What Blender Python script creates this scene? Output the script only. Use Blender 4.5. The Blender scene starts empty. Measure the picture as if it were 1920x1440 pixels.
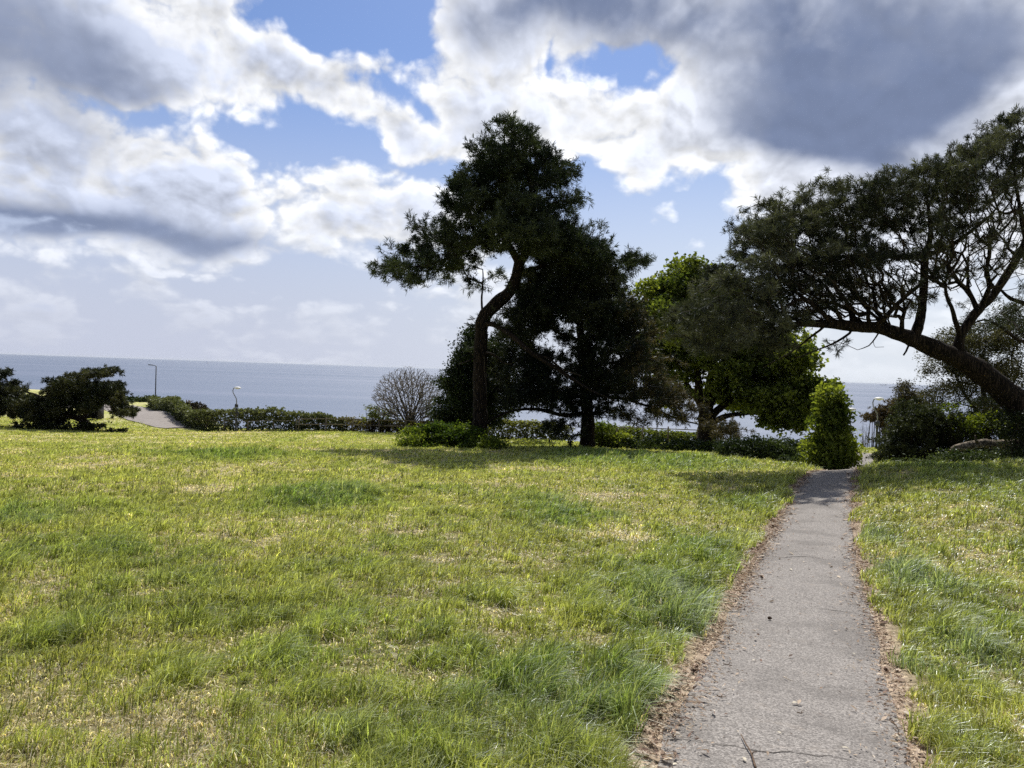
import bpy, math, random
import numpy as np
from mathutils import Matrix, Vector, Euler

SC = bpy.context.scene
COL = SC.collection
R = math.radians
rng = np.random.default_rng(7)
random.seed(7)

# ------------------------------------------------------------------ camera
FPX = 1442.0
EYE = 1.6
PITCH, ROLL = R(-1.0), R(1.93)
cam_d = bpy.data.cameras.new('camera')
cam = bpy.data.objects.new('camera', cam_d)
COL.objects.link(cam)
cam_d.sensor_fit = 'HORIZONTAL'
cam_d.sensor_width = 36.0
cam_d.lens = FPX / 1920.0 * 36.0
cam_d.clip_start = 0.1
cam_d.clip_end = 90000.0
CM = Matrix.Rotation(R(90) + PITCH, 4, 'X') @ Matrix.Rotation(ROLL, 4, 'Z')
cam.matrix_world = Matrix.Translation((0, 0, EYE)) @ CM
SC.camera = cam
CM3 = np.array(CM.to_3x3())

def ray(px, py):
    return CM3 @ np.array([(px - 960.0) / FPX, -(py - 720.0) / FPX, -1.0])

def P(px, py, Y):
    d = ray(px, py)
    return np.array([d[0] / d[1] * Y, Y, EYE + d[2] / d[1] * Y])

# ------------------------------------------------------------------ sun and exposure
SUN_EL, SUN_AZ = R(51), R(7)          # azimuth measured from +Y towards +X
sd = bpy.data.lights.new('sun', 'SUN')
sd.energy = 5.0
sd.angle = R(0.53)
sd.color = (1.0, 0.95, 0.86)
sun = bpy.data.objects.new('sun', sd)
COL.objects.link(sun)
sdir = Vector((math.sin(SUN_AZ) * math.cos(SUN_EL), math.cos(SUN_AZ) * math.cos(SUN_EL), math.sin(SUN_EL)))
sun.rotation_euler = sdir.to_track_quat('Z', 'Y').to_euler()
sun.location = (0, 0, 40)
SC.view_settings.view_transform = 'Standard'
SC.view_settings.look = 'None'
SC.view_settings.exposure = 0.0
SC.view_settings.gamma = 1.0
SC.view_settings.use_curve_mapping = False
SC.render.film_transparent = False
SC.cycles.max_bounces = 8
SC.cycles.transparent_max_bounces = 8
SC.cycles.transmission_bounces = 4
SC.cycles.use_denoising = False
SC.cycles.caustics_reflective = False
SC.cycles.caustics_refractive = False
SC.cycles.sample_clamp_indirect = 6.0

# ------------------------------------------------------------------ node helper
class NT:
    def __init__(s, tree):
        s.t = tree
        s.t.nodes.clear()
    def n(s, typ, **kw):
        nd = s.t.nodes.new(typ)
        ins = kw.pop('ins', {})
        for k, v in kw.items():
            setattr(nd, k, v)
        for k, v in ins.items():
            if hasattr(v, 'links'):
                s.t.links.new(v, nd.inputs[k])
            else:
                nd.inputs[k].default_value = v
        return nd
    def m(s, op, a, b=0.0, c=None, clamp=False):
        nd = s.t.nodes.new('ShaderNodeMath')
        nd.operation = op
        nd.use_clamp = clamp
        for i, v in enumerate((a, b, c)):
            if v is None:
                continue
            if hasattr(v, 'links'):
                s.t.links.new(v, nd.inputs[i])
            else:
                nd.inputs[i].default_value = v
        return nd.outputs[0]
    def sm(s, v, a, b, c=0.0, d=1.0):
        nd = s.n('ShaderNodeMapRange', interpolation_type='SMOOTHSTEP', ins={0: v, 1: a, 2: b, 3: c, 4: d})
        return nd.outputs[0]
    def mix(s, f, a, b, blend='MIX'):
        nd = s.t.nodes.new('ShaderNodeMix')
        nd.data_type = 'RGBA'
        nd.blend_type = blend
        for k, v in ((0, f), (6, a), (7, b)):
            if hasattr(v, 'links'):
                s.t.links.new(v, nd.inputs[k])
            elif k == 0:
                nd.inputs[k].default_value = v
            else:
                nd.inputs[k].default_value = (*v, 1.0) if len(v) == 3 else v
        return nd.outputs[2]
    def noise(s, vec, scale, detail=4, rough=0.55, dist=0.0, typ='FBM', dim='3D'):
        nd = s.n('ShaderNodeTexNoise', noise_dimensions=dim, noise_type=typ)
        if vec is not None:
            s.t.links.new(vec, nd.inputs['Vector'])
        nd.inputs['Scale'].default_value = scale
        nd.inputs['Detail'].default_value = detail
        nd.inputs['Roughness'].default_value = rough
        nd.inputs['Distortion'].default_value = dist
        return nd.outputs['Fac']
    def link(s, a, b):
        s.t.links.new(a, b)

# ------------------------------------------------------------------ world: Nishita sky with a procedural cloud layer
def azel(px, py):
    d = ray(px, py)
    d = d / np.linalg.norm(d)
    return math.atan2(d[0], d[1]), math.asin(d[2])

world = bpy.data.worlds.new('World')
SC.world = world
world.use_nodes = True
w = NT(world.node_tree)

def density_group():
    g = bpy.data.node_groups.new('cloud_detail', 'ShaderNodeTree')
    g.interface.new_socket('Vector', in_out='INPUT', socket_type='NodeSocketVector')
    g.interface.new_socket('Fine', in_out='OUTPUT', socket_type='NodeSocketFloat')
    g.interface.new_socket('Puff', in_out='OUTPUT', socket_type='NodeSocketFloat')
    k = NT(g)
    gi = k.n('NodeGroupInput'); go = k.n('NodeGroupOutput')
    v = gi.outputs[0]
    f = k.noise(v, 6.0, 8, 0.56, 0.0, dim='2D')
    vo = k.n('ShaderNodeTexVoronoi', feature='F1', voronoi_dimensions='2D', ins={'Scale': 13.0, 'Detail': 2.0, 'Roughness': 0.55, 'Lacunarity': 2.1})
    wv = k.n('ShaderNodeVectorMath', operation='MULTIPLY_ADD')
    nc = k.n('ShaderNodeTexNoise', noise_dimensions='2D', ins={'Scale': 9.0, 'Detail': 4.0})
    k.link(v, nc.inputs['Vector'])
    k.link(nc.outputs['Color'], wv.inputs[0]); wv.inputs[1].default_value = (0.09, 0.09, 0.0); k.link(v, wv.inputs[2])
    k.link(wv.outputs[0], vo.inputs['Vector'])
    k.link(k.m('SUBTRACT', f, 0.5), go.inputs[0])
    k.link(k.m('SUBTRACT', 0.45, vo.outputs['Distance']), go.inputs[1])
    return g

tc = w.n('ShaderNodeTexCoord')
sep = w.n('ShaderNodeSeparateXYZ', ins={0: tc.outputs['Generated']})
AZ = w.m('ARCTAN2', sep.outputs[0], sep.outputs[1])
EL = w.m('ARCSINE', sep.outputs[2])
ELc = w.m('MAXIMUM', EL, -0.02)
AE = w.n('ShaderNodeCombineXYZ', ins={0: AZ, 1: EL, 2: 0.0}).outputs[0]
# flatten the cloud detail towards the horizon
ELs = w.m('POWER', w.m('MAXIMUM', w.m('ADD', ELc, 0.06), 0.001), 0.62)
CV = w.n('ShaderNodeCombineXYZ', ins={0: AZ, 1: w.m('MULTIPLY', ELs, 1.35), 2: 0.37}).outputs[0]
dg = density_group()
def dens(vec):
    nd = w.n('ShaderNodeGroup', node_tree=dg)
    w.link(vec, nd.inputs[0])
    return nd.outputs[0], nd.outputs[1]
warp = w.n('ShaderNodeTexNoise', noise_dimensions='2D', ins={'Scale': 5.0, 'Detail': 2.0})
w.link(AE, warp.inputs['Vector'])
WAE = w.n('ShaderNodeVectorMath', operation='MULTIPLY_ADD', ins={0: warp.outputs['Color'], 1: (0.09, 0.09, 0), 2: AE})
WAE = w.n('ShaderNodeVectorMath', operation='SUBTRACT', ins={0: WAE.outputs[0], 1: (0.045, 0.045, 0)}).outputs[0]

def blobsum(lst):
    tot = None
    for (px, py, rx, ry, rot, wt) in lst:
        a, e = azel(px, py)
        mp = w.n('ShaderNodeMapping', vector_type='TEXTURE', ins={'Location': (a, e, 0), 'Rotation': (0, 0, R(rot)), 'Scale': (rx / FPX, ry / FPX, 1)})
        w.link(WAE, mp.inputs['Vector'])
        gr = w.n('ShaderNodeTexGradient', gradient_type='SPHERICAL')
        w.link(mp.outputs[0], gr.inputs[0])
        v = w.m('MULTIPLY', gr.outputs['Fac'], wt) if tot is None else w.m('MULTIPLY_ADD', gr.outputs['Fac'], wt, tot)
        tot = v
    return tot

# coverage: positive = cloud, negative = opening to blue.  (direction px,py,rx,ry,tilt,weight)
COVER = [
 (60,90,440,240,-6,1.8),(420,110,360,200,-22,1.0),(560,130,260,140,-30,0.8),(720,130,240,70,-6,0.9),(650,210,150,80,-50,0.9),(740,270,170,75,-35,1.5),(850,240,130,70,0,0.8),
 (960,180,240,110,0,0.8),(1080,250,300,70,-6,0.8),(1280,190,240,160,20,0.9),(1340,320,240,100,0,0.7),(1430,385,220,60,4,0.8),
 (1550,170,660,360,-10,1.9),(1850,120,520,520,0,1.8),(1080,10,420,100,4,1.3),(960,20,190,130,0,0.9),
 (60,350,400,130,-2,1.5),(330,385,400,90,-8,0.9),(560,425,300,90,-8,0.8),(740,385,220,80,8,0.9),(430,270,60,50,0,0.8),(560,300,110,50,-30,0.6),
 (1065,400,90,60,0,0.7),(1160,300,120,30,0,0.6),(1290,475,90,30,0,0.5),(1000,560,700,130,0,0.1),
 (720,40,240,110,-14,-1.7),(560,10,200,90,-20,-1.2),(660,290,150,70,-30,-1.5),(755,190,90,40,-20,-1.3),(810,325,160,50,-14,-1.2),(1175,85,150,80,24,-1.7),(1110,345,240,70,0,-1.0),(1230,420,280,150,0,-1.3),(1350,480,150,80,0,-0.6),
 (300,238,380,40,-5,-1.5),(500,265,150,60,-16,-1.1),(100,500,420,50,0,-.7),(500,525,420,40,0,-.4),(330,500,260,22,0,.5),(560,560,260,26,0,.4),
]
DARK = [
 (0,80,400,200,-4,1.6),(150,60,240,170,0,0.6),(1620,120,560,280,-12,1.6),(1540,225,370,120,4,0.9),(1800,120,400,260,0,0.8),(1020,0,330,120,4,1.3),(1320,30,280,110,0,.6),
 (90,410,430,62,-3,1.25),(450,455,300,36,-4,0.7),(700,490,220,26,0,0.4),(50,385,180,50,0,.4),
 (1900,235,190,120,0,-1.1),(1190,190,200,110,20,-0.7),(1650,110,150,60,-20,-.5),(1480,60,120,60,20,-.3),(1400,350,260,70,-4,-.5),
]
cov = blobsum(COVER)
drk = blobsum(DARK)
f0, p0 = dens(CV)
sv = w.n('ShaderNodeVectorMath', operation='ADD', ins={0: CV, 1: (0.004, 0.016, 0)}).outputs[0]
f1, p1 = dens(sv)
# general broken cloud outside the photographed part of the sky
big = w.noise(AE, 1.6, 3, 0.5, dim='2D')
out = w.sm(w.m('ABSOLUTE', AZ), 0.62, 0.95)
outu = w.sm(EL, 0.46, 0.62)
outm = w.m('MAXIMUM', out, outu)
cov = w.m('ADD', cov, w.m('MULTIPLY', outm, w.m('MULTIPLY_ADD', w.m('SUBTRACT', big, 0.5), 3.0, 0.0)))
drk = w.m('ADD', drk, w.m('MULTIPLY', outm, w.m('MULTIPLY', w.m('SUBTRACT', big, 0.40), 2.2)))
det0 = w.m('ADD', w.m('MULTIPLY', f0, 3.1), w.m('MULTIPLY', p0, 0.85))
det1 = w.m('ADD', w.m('MULTIPLY', f1, 3.1), w.m('MULTIPLY', p1, 0.85))
th = w.m('ADD', w.m('MULTIPLY_ADD', cov, .80, 0.40), w.m('MULTIPLY', det0, 1.35))
alpha = w.sm(th, -0.25, 0.70)
alpha = w.m('POWER', alpha, 1.0)
rel = w.m('SUBTRACT', det0, det1)
# cloud colours (radiance at background strength 0.1 -> x10)
mid = w.noise(CV, 3.2, 5, 0.55, 0.0, dim='2D')
thick = w.m('ADD', w.m('MULTIPLY', drk, 0.95), w.m('ADD', w.m('MULTIPLY', w.m('SUBTRACT', det0, 0.15), -0.24), w.m('MULTIPLY', w.m('SUBTRACT', mid, 0.5), 1.5)))
shade = w.sm(thick, 0.0, 1.45)
inner = w.m('MULTIPLY', w.sm(th, 0.4, 1.6), w.sm(AZ, -0.5, 0.25, 1.45, .85))
base = w.mix(w.m('MULTIPLY', inner, 0.62), (1.0, 1.01, 1.03), (0.55, 0.61, 0.77))
sh2 = w.m('ADD', shade, w.m('MULTIPLY_ADD', w.m('SUBTRACT', big, 0.5), -1.1, w.m('MULTIPLY', w.m('SUBTRACT', mid, 0.5), 0.9)), clamp=True)
ccol = w.mix(w.m('MULTIPLY', shade, sh2), base, (0.195, 0.245, 0.385))
relk = w.m('MULTIPLY_ADD', rel, 0.6, 1.02)
relk = w.m('MINIMUM', w.m('MAXIMUM', relk, 0.72), 1.25)
relk = w.m('MULTIPLY_ADD', w.m('SUBTRACT', relk, 1.0), w.m('SUBTRACT', 1.0, w.m('MULTIPLY', shade, 0.8)), 1.0)
ccol = w.mix(1.0, ccol, w.n('ShaderNodeCombineXYZ', ins={0: relk, 1: relk, 2: relk}).outputs[0], 'MULTIPLY')
sky = w.n('ShaderNodeTexSky', sky_type='NISHITA', sun_disc=False, sun_elevation=SUN_EL, sun_rotation=SUN_AZ,
          altitude=30.0, air_density=1.0, dust_density=0.6, ozone_density=2.0)
SKYK = 0.1
skyc = w.mix(1.0, sky.outputs[0], (0.072, 0.083, 0.106), 'MULTIPLY')
# pale hazy veil near the horizon
veil = w.sm(EL, 0.02, 0.40, 0.96, 0.0)
veilc = w.mix(w.sm(AZ, -0.45, 0.5), (0.575, 0.615, 0.755), (0.76, 0.81, 0.89))
skyc = w.mix(veil, skyc, veilc)
veilk = w.sm(EL, 0.03, 0.19, 0.14, 1.0)
alpha = w.m('MULTIPLY', alpha, veilk)
col = w.mix(alpha, skyc, ccol)
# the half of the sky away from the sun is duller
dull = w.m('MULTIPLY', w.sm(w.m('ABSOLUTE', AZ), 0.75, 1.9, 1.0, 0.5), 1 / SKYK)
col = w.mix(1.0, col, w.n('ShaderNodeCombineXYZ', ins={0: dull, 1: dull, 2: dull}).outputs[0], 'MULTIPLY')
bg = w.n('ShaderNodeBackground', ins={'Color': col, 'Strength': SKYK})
wo = w.n('ShaderNodeOutputWorld', ins={'Surface': bg.outputs[0]})
world.cycles.sampling_method = 'MANUAL'
world.cycles.sample_map_resolution = 512

# ------------------------------------------------------------------ object helpers
def tag(o, label=None, cat=None, group=None, kind=None):
    if label: o['label'] = label
    if cat: o['category'] = cat
    if group: o['group'] = group
    if kind: o['kind'] = kind
    return o

def empty(name, loc, label=None, cat=None, group=None):
    o = bpy.data.objects.new(name, None)
    COL.objects.link(o)
    o.location = tuple(float(v) for v in loc)
    o.empty_display_size = 0.3
    return tag(o, label, cat, group)

def mesh_obj(name, V, F, mat, parent=None, tint=None, smooth=False, loopsize=None):
    """V (n,3) world coordinates, F (m,k) int array of faces of equal size, or a list of such arrays."""
    V = np.asarray(V, dtype=np.float64)
    org = np.zeros(3)
    if parent is not None:
        org = np.array(parent.location)
        p = parent
        if p.parent is not None:
            org = org + np.array(p.parent.location)
    Fs = F if isinstance(F, list) else [F]
    Fs = [np.asarray(f, dtype=np.int32) for f in Fs if len(f)]
    me = bpy.data.meshes.new(name)
    me.vertices.add(len(V))
    me.vertices.foreach_set('co', (V - org).astype(np.float32).ravel())
    nl = sum(f.size for f in Fs)
    npoly = sum(len(f) for f in Fs)
    me.loops.add(nl)
    me.loops.foreach_set('vertex_index', np.concatenate([f.ravel() for f in Fs]))
    me.polygons.add(npoly)
    starts, s0 = [], 0
    for f in Fs:
        starts.append(s0 + np.arange(len(f)) * f.shape[1])
        s0 += f.size
    me.polygons.foreach_set('loop_start', np.concatenate(starts).astype(np.int32))
    me.update(calc_edges=True)
    if smooth:
        me.polygons.foreach_set('use_smooth', np.ones(npoly, dtype=bool))
    if tint is not None:
        at = me.attributes.new('tint', 'FLOAT_COLOR', 'POINT')
        t4 = np.ones((len(V), 4), dtype=np.float32)
        t4[:, :3] = tint
        at.data.foreach_set('color', t4.ravel())
    me.materials.append(mat)
    o = bpy.data.objects.new(name, me)
    COL.objects.link(o)
    if parent is not None:
        o.parent = parent
    return o

class MB:
    """collects simple solids (world coordinates) into one mesh"""
    def __init__(s): s.V = []; s.F = {}; s.n = 0
    def add(s, V, F):
        V = np.asarray(V, float)
        for f in F:
            s.F.setdefault(len(f), []).append([i + s.n for i in f])
        s.V.append(V); s.n += len(V)
    def box(s, c, size, rot=None, taper=1.0):
        sx, sy, sz = [v / 2 for v in size]
        v = np.array([[x, y, z] for z in (-sz, sz) for y in (-sy, sy) for x in (-sx, sx)], float)
        v[4:, :2] *= taper
        if rot is not None: v = v @ np.array(Euler(rot).to_matrix()).T
        s.add(v + np.array(c), [[0, 2, 3, 1], [4, 5, 7, 6], [0, 1, 5, 4], [2, 6, 7, 3], [0, 4, 6, 2], [1, 3, 7, 5]])
    def tube(s, pts, rad, k=8, cap=True):
        V, F, C = sweep(np.asarray(pts, float), np.broadcast_to(np.asarray(rad, float), (len(pts),)), k)
        n0 = s.n
        s.add(V, [list(f) for f in F])
        if cap:
            s.F.setdefault(k, []).append([n0 + i for i in range(k)][::-1])
            s.F.setdefault(k, []).append([n0 + (len(pts) - 1) * k + i for i in range(k)])
    def lathe(s, c, prof, k=16, axis=None):
        v, f = [], []
        for r, z in prof:
            for i in range(k):
                a = 2 * math.pi * i / k
                v.append([r * math.cos(a), r * math.sin(a), z])
        for j in range(len(prof) - 1):
            for i in range(k):
                f.append([j * k + i, j * k + (i + 1) % k, (j + 1) * k + (i + 1) % k, (j + 1) * k + i])
        v = np.array(v)
        if axis is not None:
            v = v @ np.array(Vector(axis).to_track_quat('Z', 'Y').to_matrix()).T
        s.add(v + np.array(c), f)
    def build(s, name, mat, parent=None, smooth=False):
        return mesh_obj(name, np.concatenate(s.V), [np.array(f) for f in s.F.values()], mat, parent, smooth=smooth)

def sweep(pts, rad, k, rough=0.0, closed_tip=False):
    n = len(pts)
    t = np.zeros_like(pts)
    t[1:-1] = pts[2:] - pts[:-2]
    t[0] = pts[1] - pts[0]; t[-1] = pts[-1] - pts[-2]
    t /= np.maximum(np.linalg.norm(t, axis=1, keepdims=True), 1e-9)
    up = np.array([0, 0, 1.0]) if abs(t[0][2]) < 0.9 else np.array([1.0, 0, 0])
    u = np.cross(t[0], up); u /= np.linalg.norm(u)
    ang = np.arange(k) * 2 * math.pi / k
    ca, sa = np.cos(ang), np.sin(ang)
    V = np.zeros((n, k, 3))
    for i in range(n):
        u = u - t[i] * np.dot(u, t[i])
        nu = np.linalg.norm(u)
        if nu < 1e-6:
            u = np.cross(t[i], [0.3, 0.8, 0.5]); nu = np.linalg.norm(u)
        u = u / nu
        vv = np.cross(t[i], u)
        r = rad[i]
        if rough > 0:
            r = rad[i] * (1 + rough * rng.standard_normal(k))
            V[i] = pts[i] + (ca * r)[:, None] * u + (sa * r)[:, None] * vv
        else:
            V[i] = pts[i] + (ca * r)[:, None] * u + (sa * r)[:, None] * vv
    i = np.arange(n - 1)[:, None] * k
    j = np.arange(k)[None, :]
    j2 = (j + 1) % k
    F = np.stack([i + j, i + j2, i + k + j2, i + k + j], axis=-1).reshape(-1, 4)
    return V.reshape(-1, 3), F, None

# ------------------------------------------------------------------ numpy value noise
_perm = np.random.default_rng(3).random((256, 256))
def vnoise(x, y):
    xi = np.floor(x).astype(int); yi = np.floor(y).astype(int)
    fx = x - xi; fy = y - yi
    fx = fx * fx * (3 - 2 * fx); fy = fy * fy * (3 - 2 * fy)
    a = _perm[xi & 255, yi & 255]; b = _perm[(xi + 1) & 255, yi & 255]
    c = _perm[xi & 255, (yi + 1) & 255]; d = _perm[(xi + 1) & 255, (yi + 1) & 255]
    return (a * (1 - fx) + b * fx) * (1 - fy) + (c * (1 - fx) + d * fx) * fy
def fbm(x, y, o=4, g=0.5):
    s = 0; a = 1; t = 0
    for i in range(o):
        s = s + a * vnoise(x * 2 ** i + 17.3 * i, y * 2 ** i + 9.1 * i); t += a; a *= g
    return s / t

# ------------------------------------------------------------------ terrain: a smooth hillside through surveyed points
CP = []
def cpx(px, py, Y): CP.append(P(px, py, Y))
def cxy(x, y, D): CP.append(np.array([x, y, EYE - D]))
PATHROWS = [ # row, left, right, depth
 (1440,1222,1729,3.43),(1343,1268,1679,4.2),(1263,1318,1658,5.1),(1182,1361,1640,6.1),(1142,1381,1626,7.0),
 (1061,1414,1604,9.1),(1021,1438,1598,10.85),(981,1459,1595,12.6),(928,1486,1590,16.1),(900,1502,1591,18.8)]
for r_, l_, q_, d_ in PATHROWS:
    cpx((l_ + q_) / 2, r_, d_)
cpx(1560, 889, 20.3); cpx(1600, 884, 24.0)
for x, y, D in [(0,0,1.60),(-8,0,1.55),(8,0,1.62),(0,-12,1.5),(-30,-10,1.6),(30,-10,1.6),(0,-60,2.5),(-60,-60,3),(60,-60,3),(-120,0,3.5),(120,0,4),
                (-5,6,1.86),(0,6,1.90),(-12,10,2.1),(0,10,2.12),(-14,20,2.75),(-4,20,2.72),(3,18,2.45),(-25,30,3.7),(-10,30,3.3),(8.5,5,1.95),(12,10,2.2)]:
    cxy(x, y, D)
cpx(905,842,33); cpx(1100,843,33.5); cpx(1330,838,46); cpx(1250,850,34); cpx(1400,858,30); cpx(1500,872,25); cpx(1540,880,22)
cpx(1640,873,20); cpx(1720,874,20.5); cpx(1850,868,21); cpx(1920,868,21); cpx(1750,905,15.5); cpx(1900,960,12)
cpx(1620,868,33); cpx(1620,842,42)
cpx(700,812,72); cpx(560,812,72); cpx(442,810,76); cpx(350,801,82); cpx(260,775,100); cpx(205,765,112); cpx(160,806,70)
cpx(30,800,72); cpx(10,768,100); cpx(1000,830,58); cpx(1200,832,52); cpx(600,845,45); cpx(200,840,46); cpx(300,757,116)
cpx(345,772,92)
for x, y, D in [(-100,110,6.5),(-100,60,5.6),(40,40,3.2),(40,20,2.2),(70,30,3),(23,50,5.2),(20,58,5.7),(28,60,5.9)]:
    cxy(x, y, D)
CP = np.array(CP)
def _phi(r2): return 0.5 * r2 * np.log(r2 + 1e-9)
_n = len(CP)
_d2 = ((CP[:, None, :2] - CP[None, :, :2]) ** 2).sum(-1)
_A = np.zeros((_n + 3, _n + 3))
_A[:_n, :_n] = _phi(_d2) + np.eye(_n) * 1.5
_A[:_n, _n] = 1; _A[:_n, _n + 1:] = CP[:, :2]
_A[_n, :_n] = 1; _A[_n + 1:, :_n] = CP[:, :2].T
_w = np.linalg.solve(_A, np.concatenate([CP[:, 2], np.zeros(3)]))
EDGE = np.array([(-400,150),(-120,140),(-75,132),(-55,119),(-47,106),(-39.5,94),(-28.7,81),(-16.9,77),(1.8,66),(14.4,57),(20,62),(27,68),(35,66),(48,52),(70,46),(120,60),(400,90)], float)
SEA_Z = -30.0
def land(x, y):
    x = np.asarray(x, float); y = np.asarray(y, float)
    sh = x.shape
    x = x.ravel(); y = y.ravel()
    z = np.empty_like(x)
    for i in range(0, len(x), 60000):
        a, b = x[i:i + 60000], y[i:i + 60000]
        r2 = (a[:, None] - CP[None, :, 0]) ** 2 + (b[:, None] - CP[None, :, 1]) ** 2
        z[i:i + 60000] = _phi(r2) @ _w[:_n] + _w[_n] + _w[_n + 1] * a + _w[_n + 2] * b
    far = np.clip((np.hypot(x, y) - 130) / 60, 0, 1)
    z = z * (1 - far) + (-3.5) * far
    rr = np.hypot(x, y)
    z += (fbm(x * .35, y * .35, 3) - .5) * np.clip(rr / 20, .12, 1) * .22
    e = np.interp(x, EDGE[:, 0], EDGE[:, 1]) + (fbm(x * .2, x * 0 + 4, 3) - .5) * 2
    k = np.clip((y - e) / 16, 0, 1); k = k * k * (3 - 2 * k)
    z = z * (1 - k) + (SEA_Z - 3) * k
    return z.reshape(sh)
def gz(x, y): return float(land(np.array([x]), np.array([y]))[0])
def hit(px, py, y0=2.0, y1=160.0):
    """where the sight line through that spot of the photograph meets the ground"""
    d = ray(px, py)
    Y = np.geomspace(y0, y1, 1500)
    X = d[0] / d[1] * Y; Z = EYE + d[2] / d[1] * Y
    g = land(X, Y)
    i = np.argmax(Z < g)
    if Z[i] >= g[i]: i = len(Y) - 1
    return np.array([X[i], Y[i], g[i]])

# path centreline in the ground plane
_pc = []
for r_, l_, q_, d_ in PATHROWS:
    _pc.append(P((l_ + q_) / 2, r_, d_)[:2])
_pc = [np.array([_pc[0][0] - 0.40 * (_pc[1][0] - _pc[0][0]) / .77 * 8, -2.5])] + [_pc[0] + (_pc[0] - _pc[2]) * 0.9] + _pc
_pc += [P(1560, 889, 20.6)[:2], P(1597, 884, 24.5)[:2], P(1608, 875, 29)[:2], P(1612, 868, 34)[:2], P(1612, 862, 38)[:2]]
_pc = np.array(_pc)
def catmull(pts, step):
    pts = np.asarray(pts, float)
    p = np.vstack([2 * pts[0] - pts[1], pts, 2 * pts[-1] - pts[-2]])
    out = []
    for i in range(1, len(p) - 2):
        L = np.linalg.norm(p[i + 1][:3] - p[i][:3])
        n = max(1, int(math.ceil(L / step)))
        for t in np.arange(n) / n:
            out.append(.5 * ((2 * p[i]) + (-p[i - 1] + p[i + 1]) * t + (2 * p[i - 1] - 5 * p[i] + 4 * p[i + 1] - p[i + 2]) * t * t + (-p[i - 1] + 3 * p[i] - 3 * p[i + 1] + p[i + 2]) * t ** 3))
    out.append(p[-2])
    return np.array(out)
# even out kinks
for _ in range(2):
    _pc[1:-1] = _pc[1:-1] * .6 + (_pc[:-2] + _pc[2:]) * .2
PC = catmull(_pc, 0.12)
PW = 0.555
def pathdist(x, y):
    x = np.asarray(x, float).ravel(); y = np.asarray(y, float).ravel()
    d = np.full(len(x), 99.0)
    near = np.where((y < 60) & (x > -6) & (x < 34))[0]
    P2 = PC[::3]
    for i in range(0, len(near), 30000):
        s = near[i:i + 30000]
        d[s] = np.sqrt(((x[s, None] - P2[None, :, 0]) ** 2 + (y[s, None] - P2[None, :, 1]) ** 2).min(1))
    return d
ROAD = catmull(np.array([hit(355, 803)[:2], hit(310, 792)[:2], hit(270, 778)[:2], hit(235, 767)[:2], hit(180, 763)[:2], hit(80, 762)[:2] ]), 1.0)

# ------------------------------------------------------------------ lawn fields: lush and dry spots, each fixed to a place on the ground
LUSH = [(620,935,90,22,1.1),(560,925,90,16,.7),(1040,955,100,26,1.0),(1060,975,60,14,.6),(20,975,90,40,.7),(90,1180,110,55,.8),(300,1090,120,30,.55),(1260,1150,100,70,1.1),(1200,1110,140,55,.7),
 (1330,1050,80,45,.9),(1000,1340,190,110,.9),(1150,1250,120,80,.7),(700,1410,140,60,.7),(1690,1080,60,45,1.3),(1660,1010,40,40,.8),(1830,1230,110,55,1.3),(1880,1180,90,40,.8),
 (1720,1270,40,30,1.1),(1400,950,60,30,.7),(420,850,140,10,.9),(1150,860,180,14,.8),(1800,880,140,14,.7),(1240,865,120,12,.8),(650,1150,90,30,.35),(850,1130,90,25,.4),(200,1040,140,35,.4),(1850,1400,120,50,.6),(500,1250,150,40,.3),(380,1160,60,30,.5)]
DRY = [(410,914,46,9,1.0),(520,913,30,6,.7),(560,980,44,9,.9),(700,985,40,10,.8),(770,988,45,12,.9),(900,1000,90,26,.45),(1060,993,40,7,.9),(1130,1003,60,8,1.0),(1190,1010,30,8,.9),(1000,915,70,8,.6),
 (1110,935,60,6,.7),(1190,932,60,6,.8),(1280,952,40,7,.8),(1330,912,40,5,.7),(960,880,60,6,.6),(60,1110,60,14,.7),(90,1340,90,40,.45),(330,1350,110,40,.45),(600,1180,90,40,.5),(430,1380,90,40,.5),(800,1100,120,24,.3),
 (300,780,30,4,.8),(400,812,80,4,.7),(250,875,250,12,.35),(200,830,300,14,.45),(700,850,200,10,.5),(1880,1040,70,30,.5),(1850,960,90,30,.4),(330,835,200,8,.4),(30,890,90,18,.5),(760,1290,90,40,.35),(150,1240,120,30,.3)]
def _world(lst):
    out = []
    for px, py, rx, ry, wt in lst:
        c = hit(px, py); a = hit(px, py - ry * .9); b = hit(px, py + ry * .9)
        out.append((c[0], c[1], rx / FPX * c[1], max(abs(a[1] - b[1]) / 2, .15), wt))
    return out
LUSH = _world(LUSH); DRY = _world(DRY)
GREYB = _world([(1270,1160,70,45,1.3),(1690,1085,46,34,1.4),(1650,1015,34,24,.8),(1840,1235,90,40,1.1),(1660,1250,26,18,1.0),(650,930,40,10,.4),(1040,938,30,8,.5),(20,980,60,30,.3),(260,1100,90,18,.3),(620,1360,60,30,.5),(1010,1350,120,60,.45),(1400,1010,30,20,.5)])
def field(lst, x, y):
    xx = x + (fbm(x * 1.3, y * 1.3, 3) - .5) * .9; yy = y + (fbm(x * 1.3 + 40, y * 1.3, 3) - .5) * .9
    s = np.zeros_like(x)
    for cx, cy, rx, ry, wt in lst:
        s += wt * np.exp(-(((xx - cx) / rx) ** 2 + ((yy - cy) / ry) ** 2) * .9)
    return s
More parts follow.
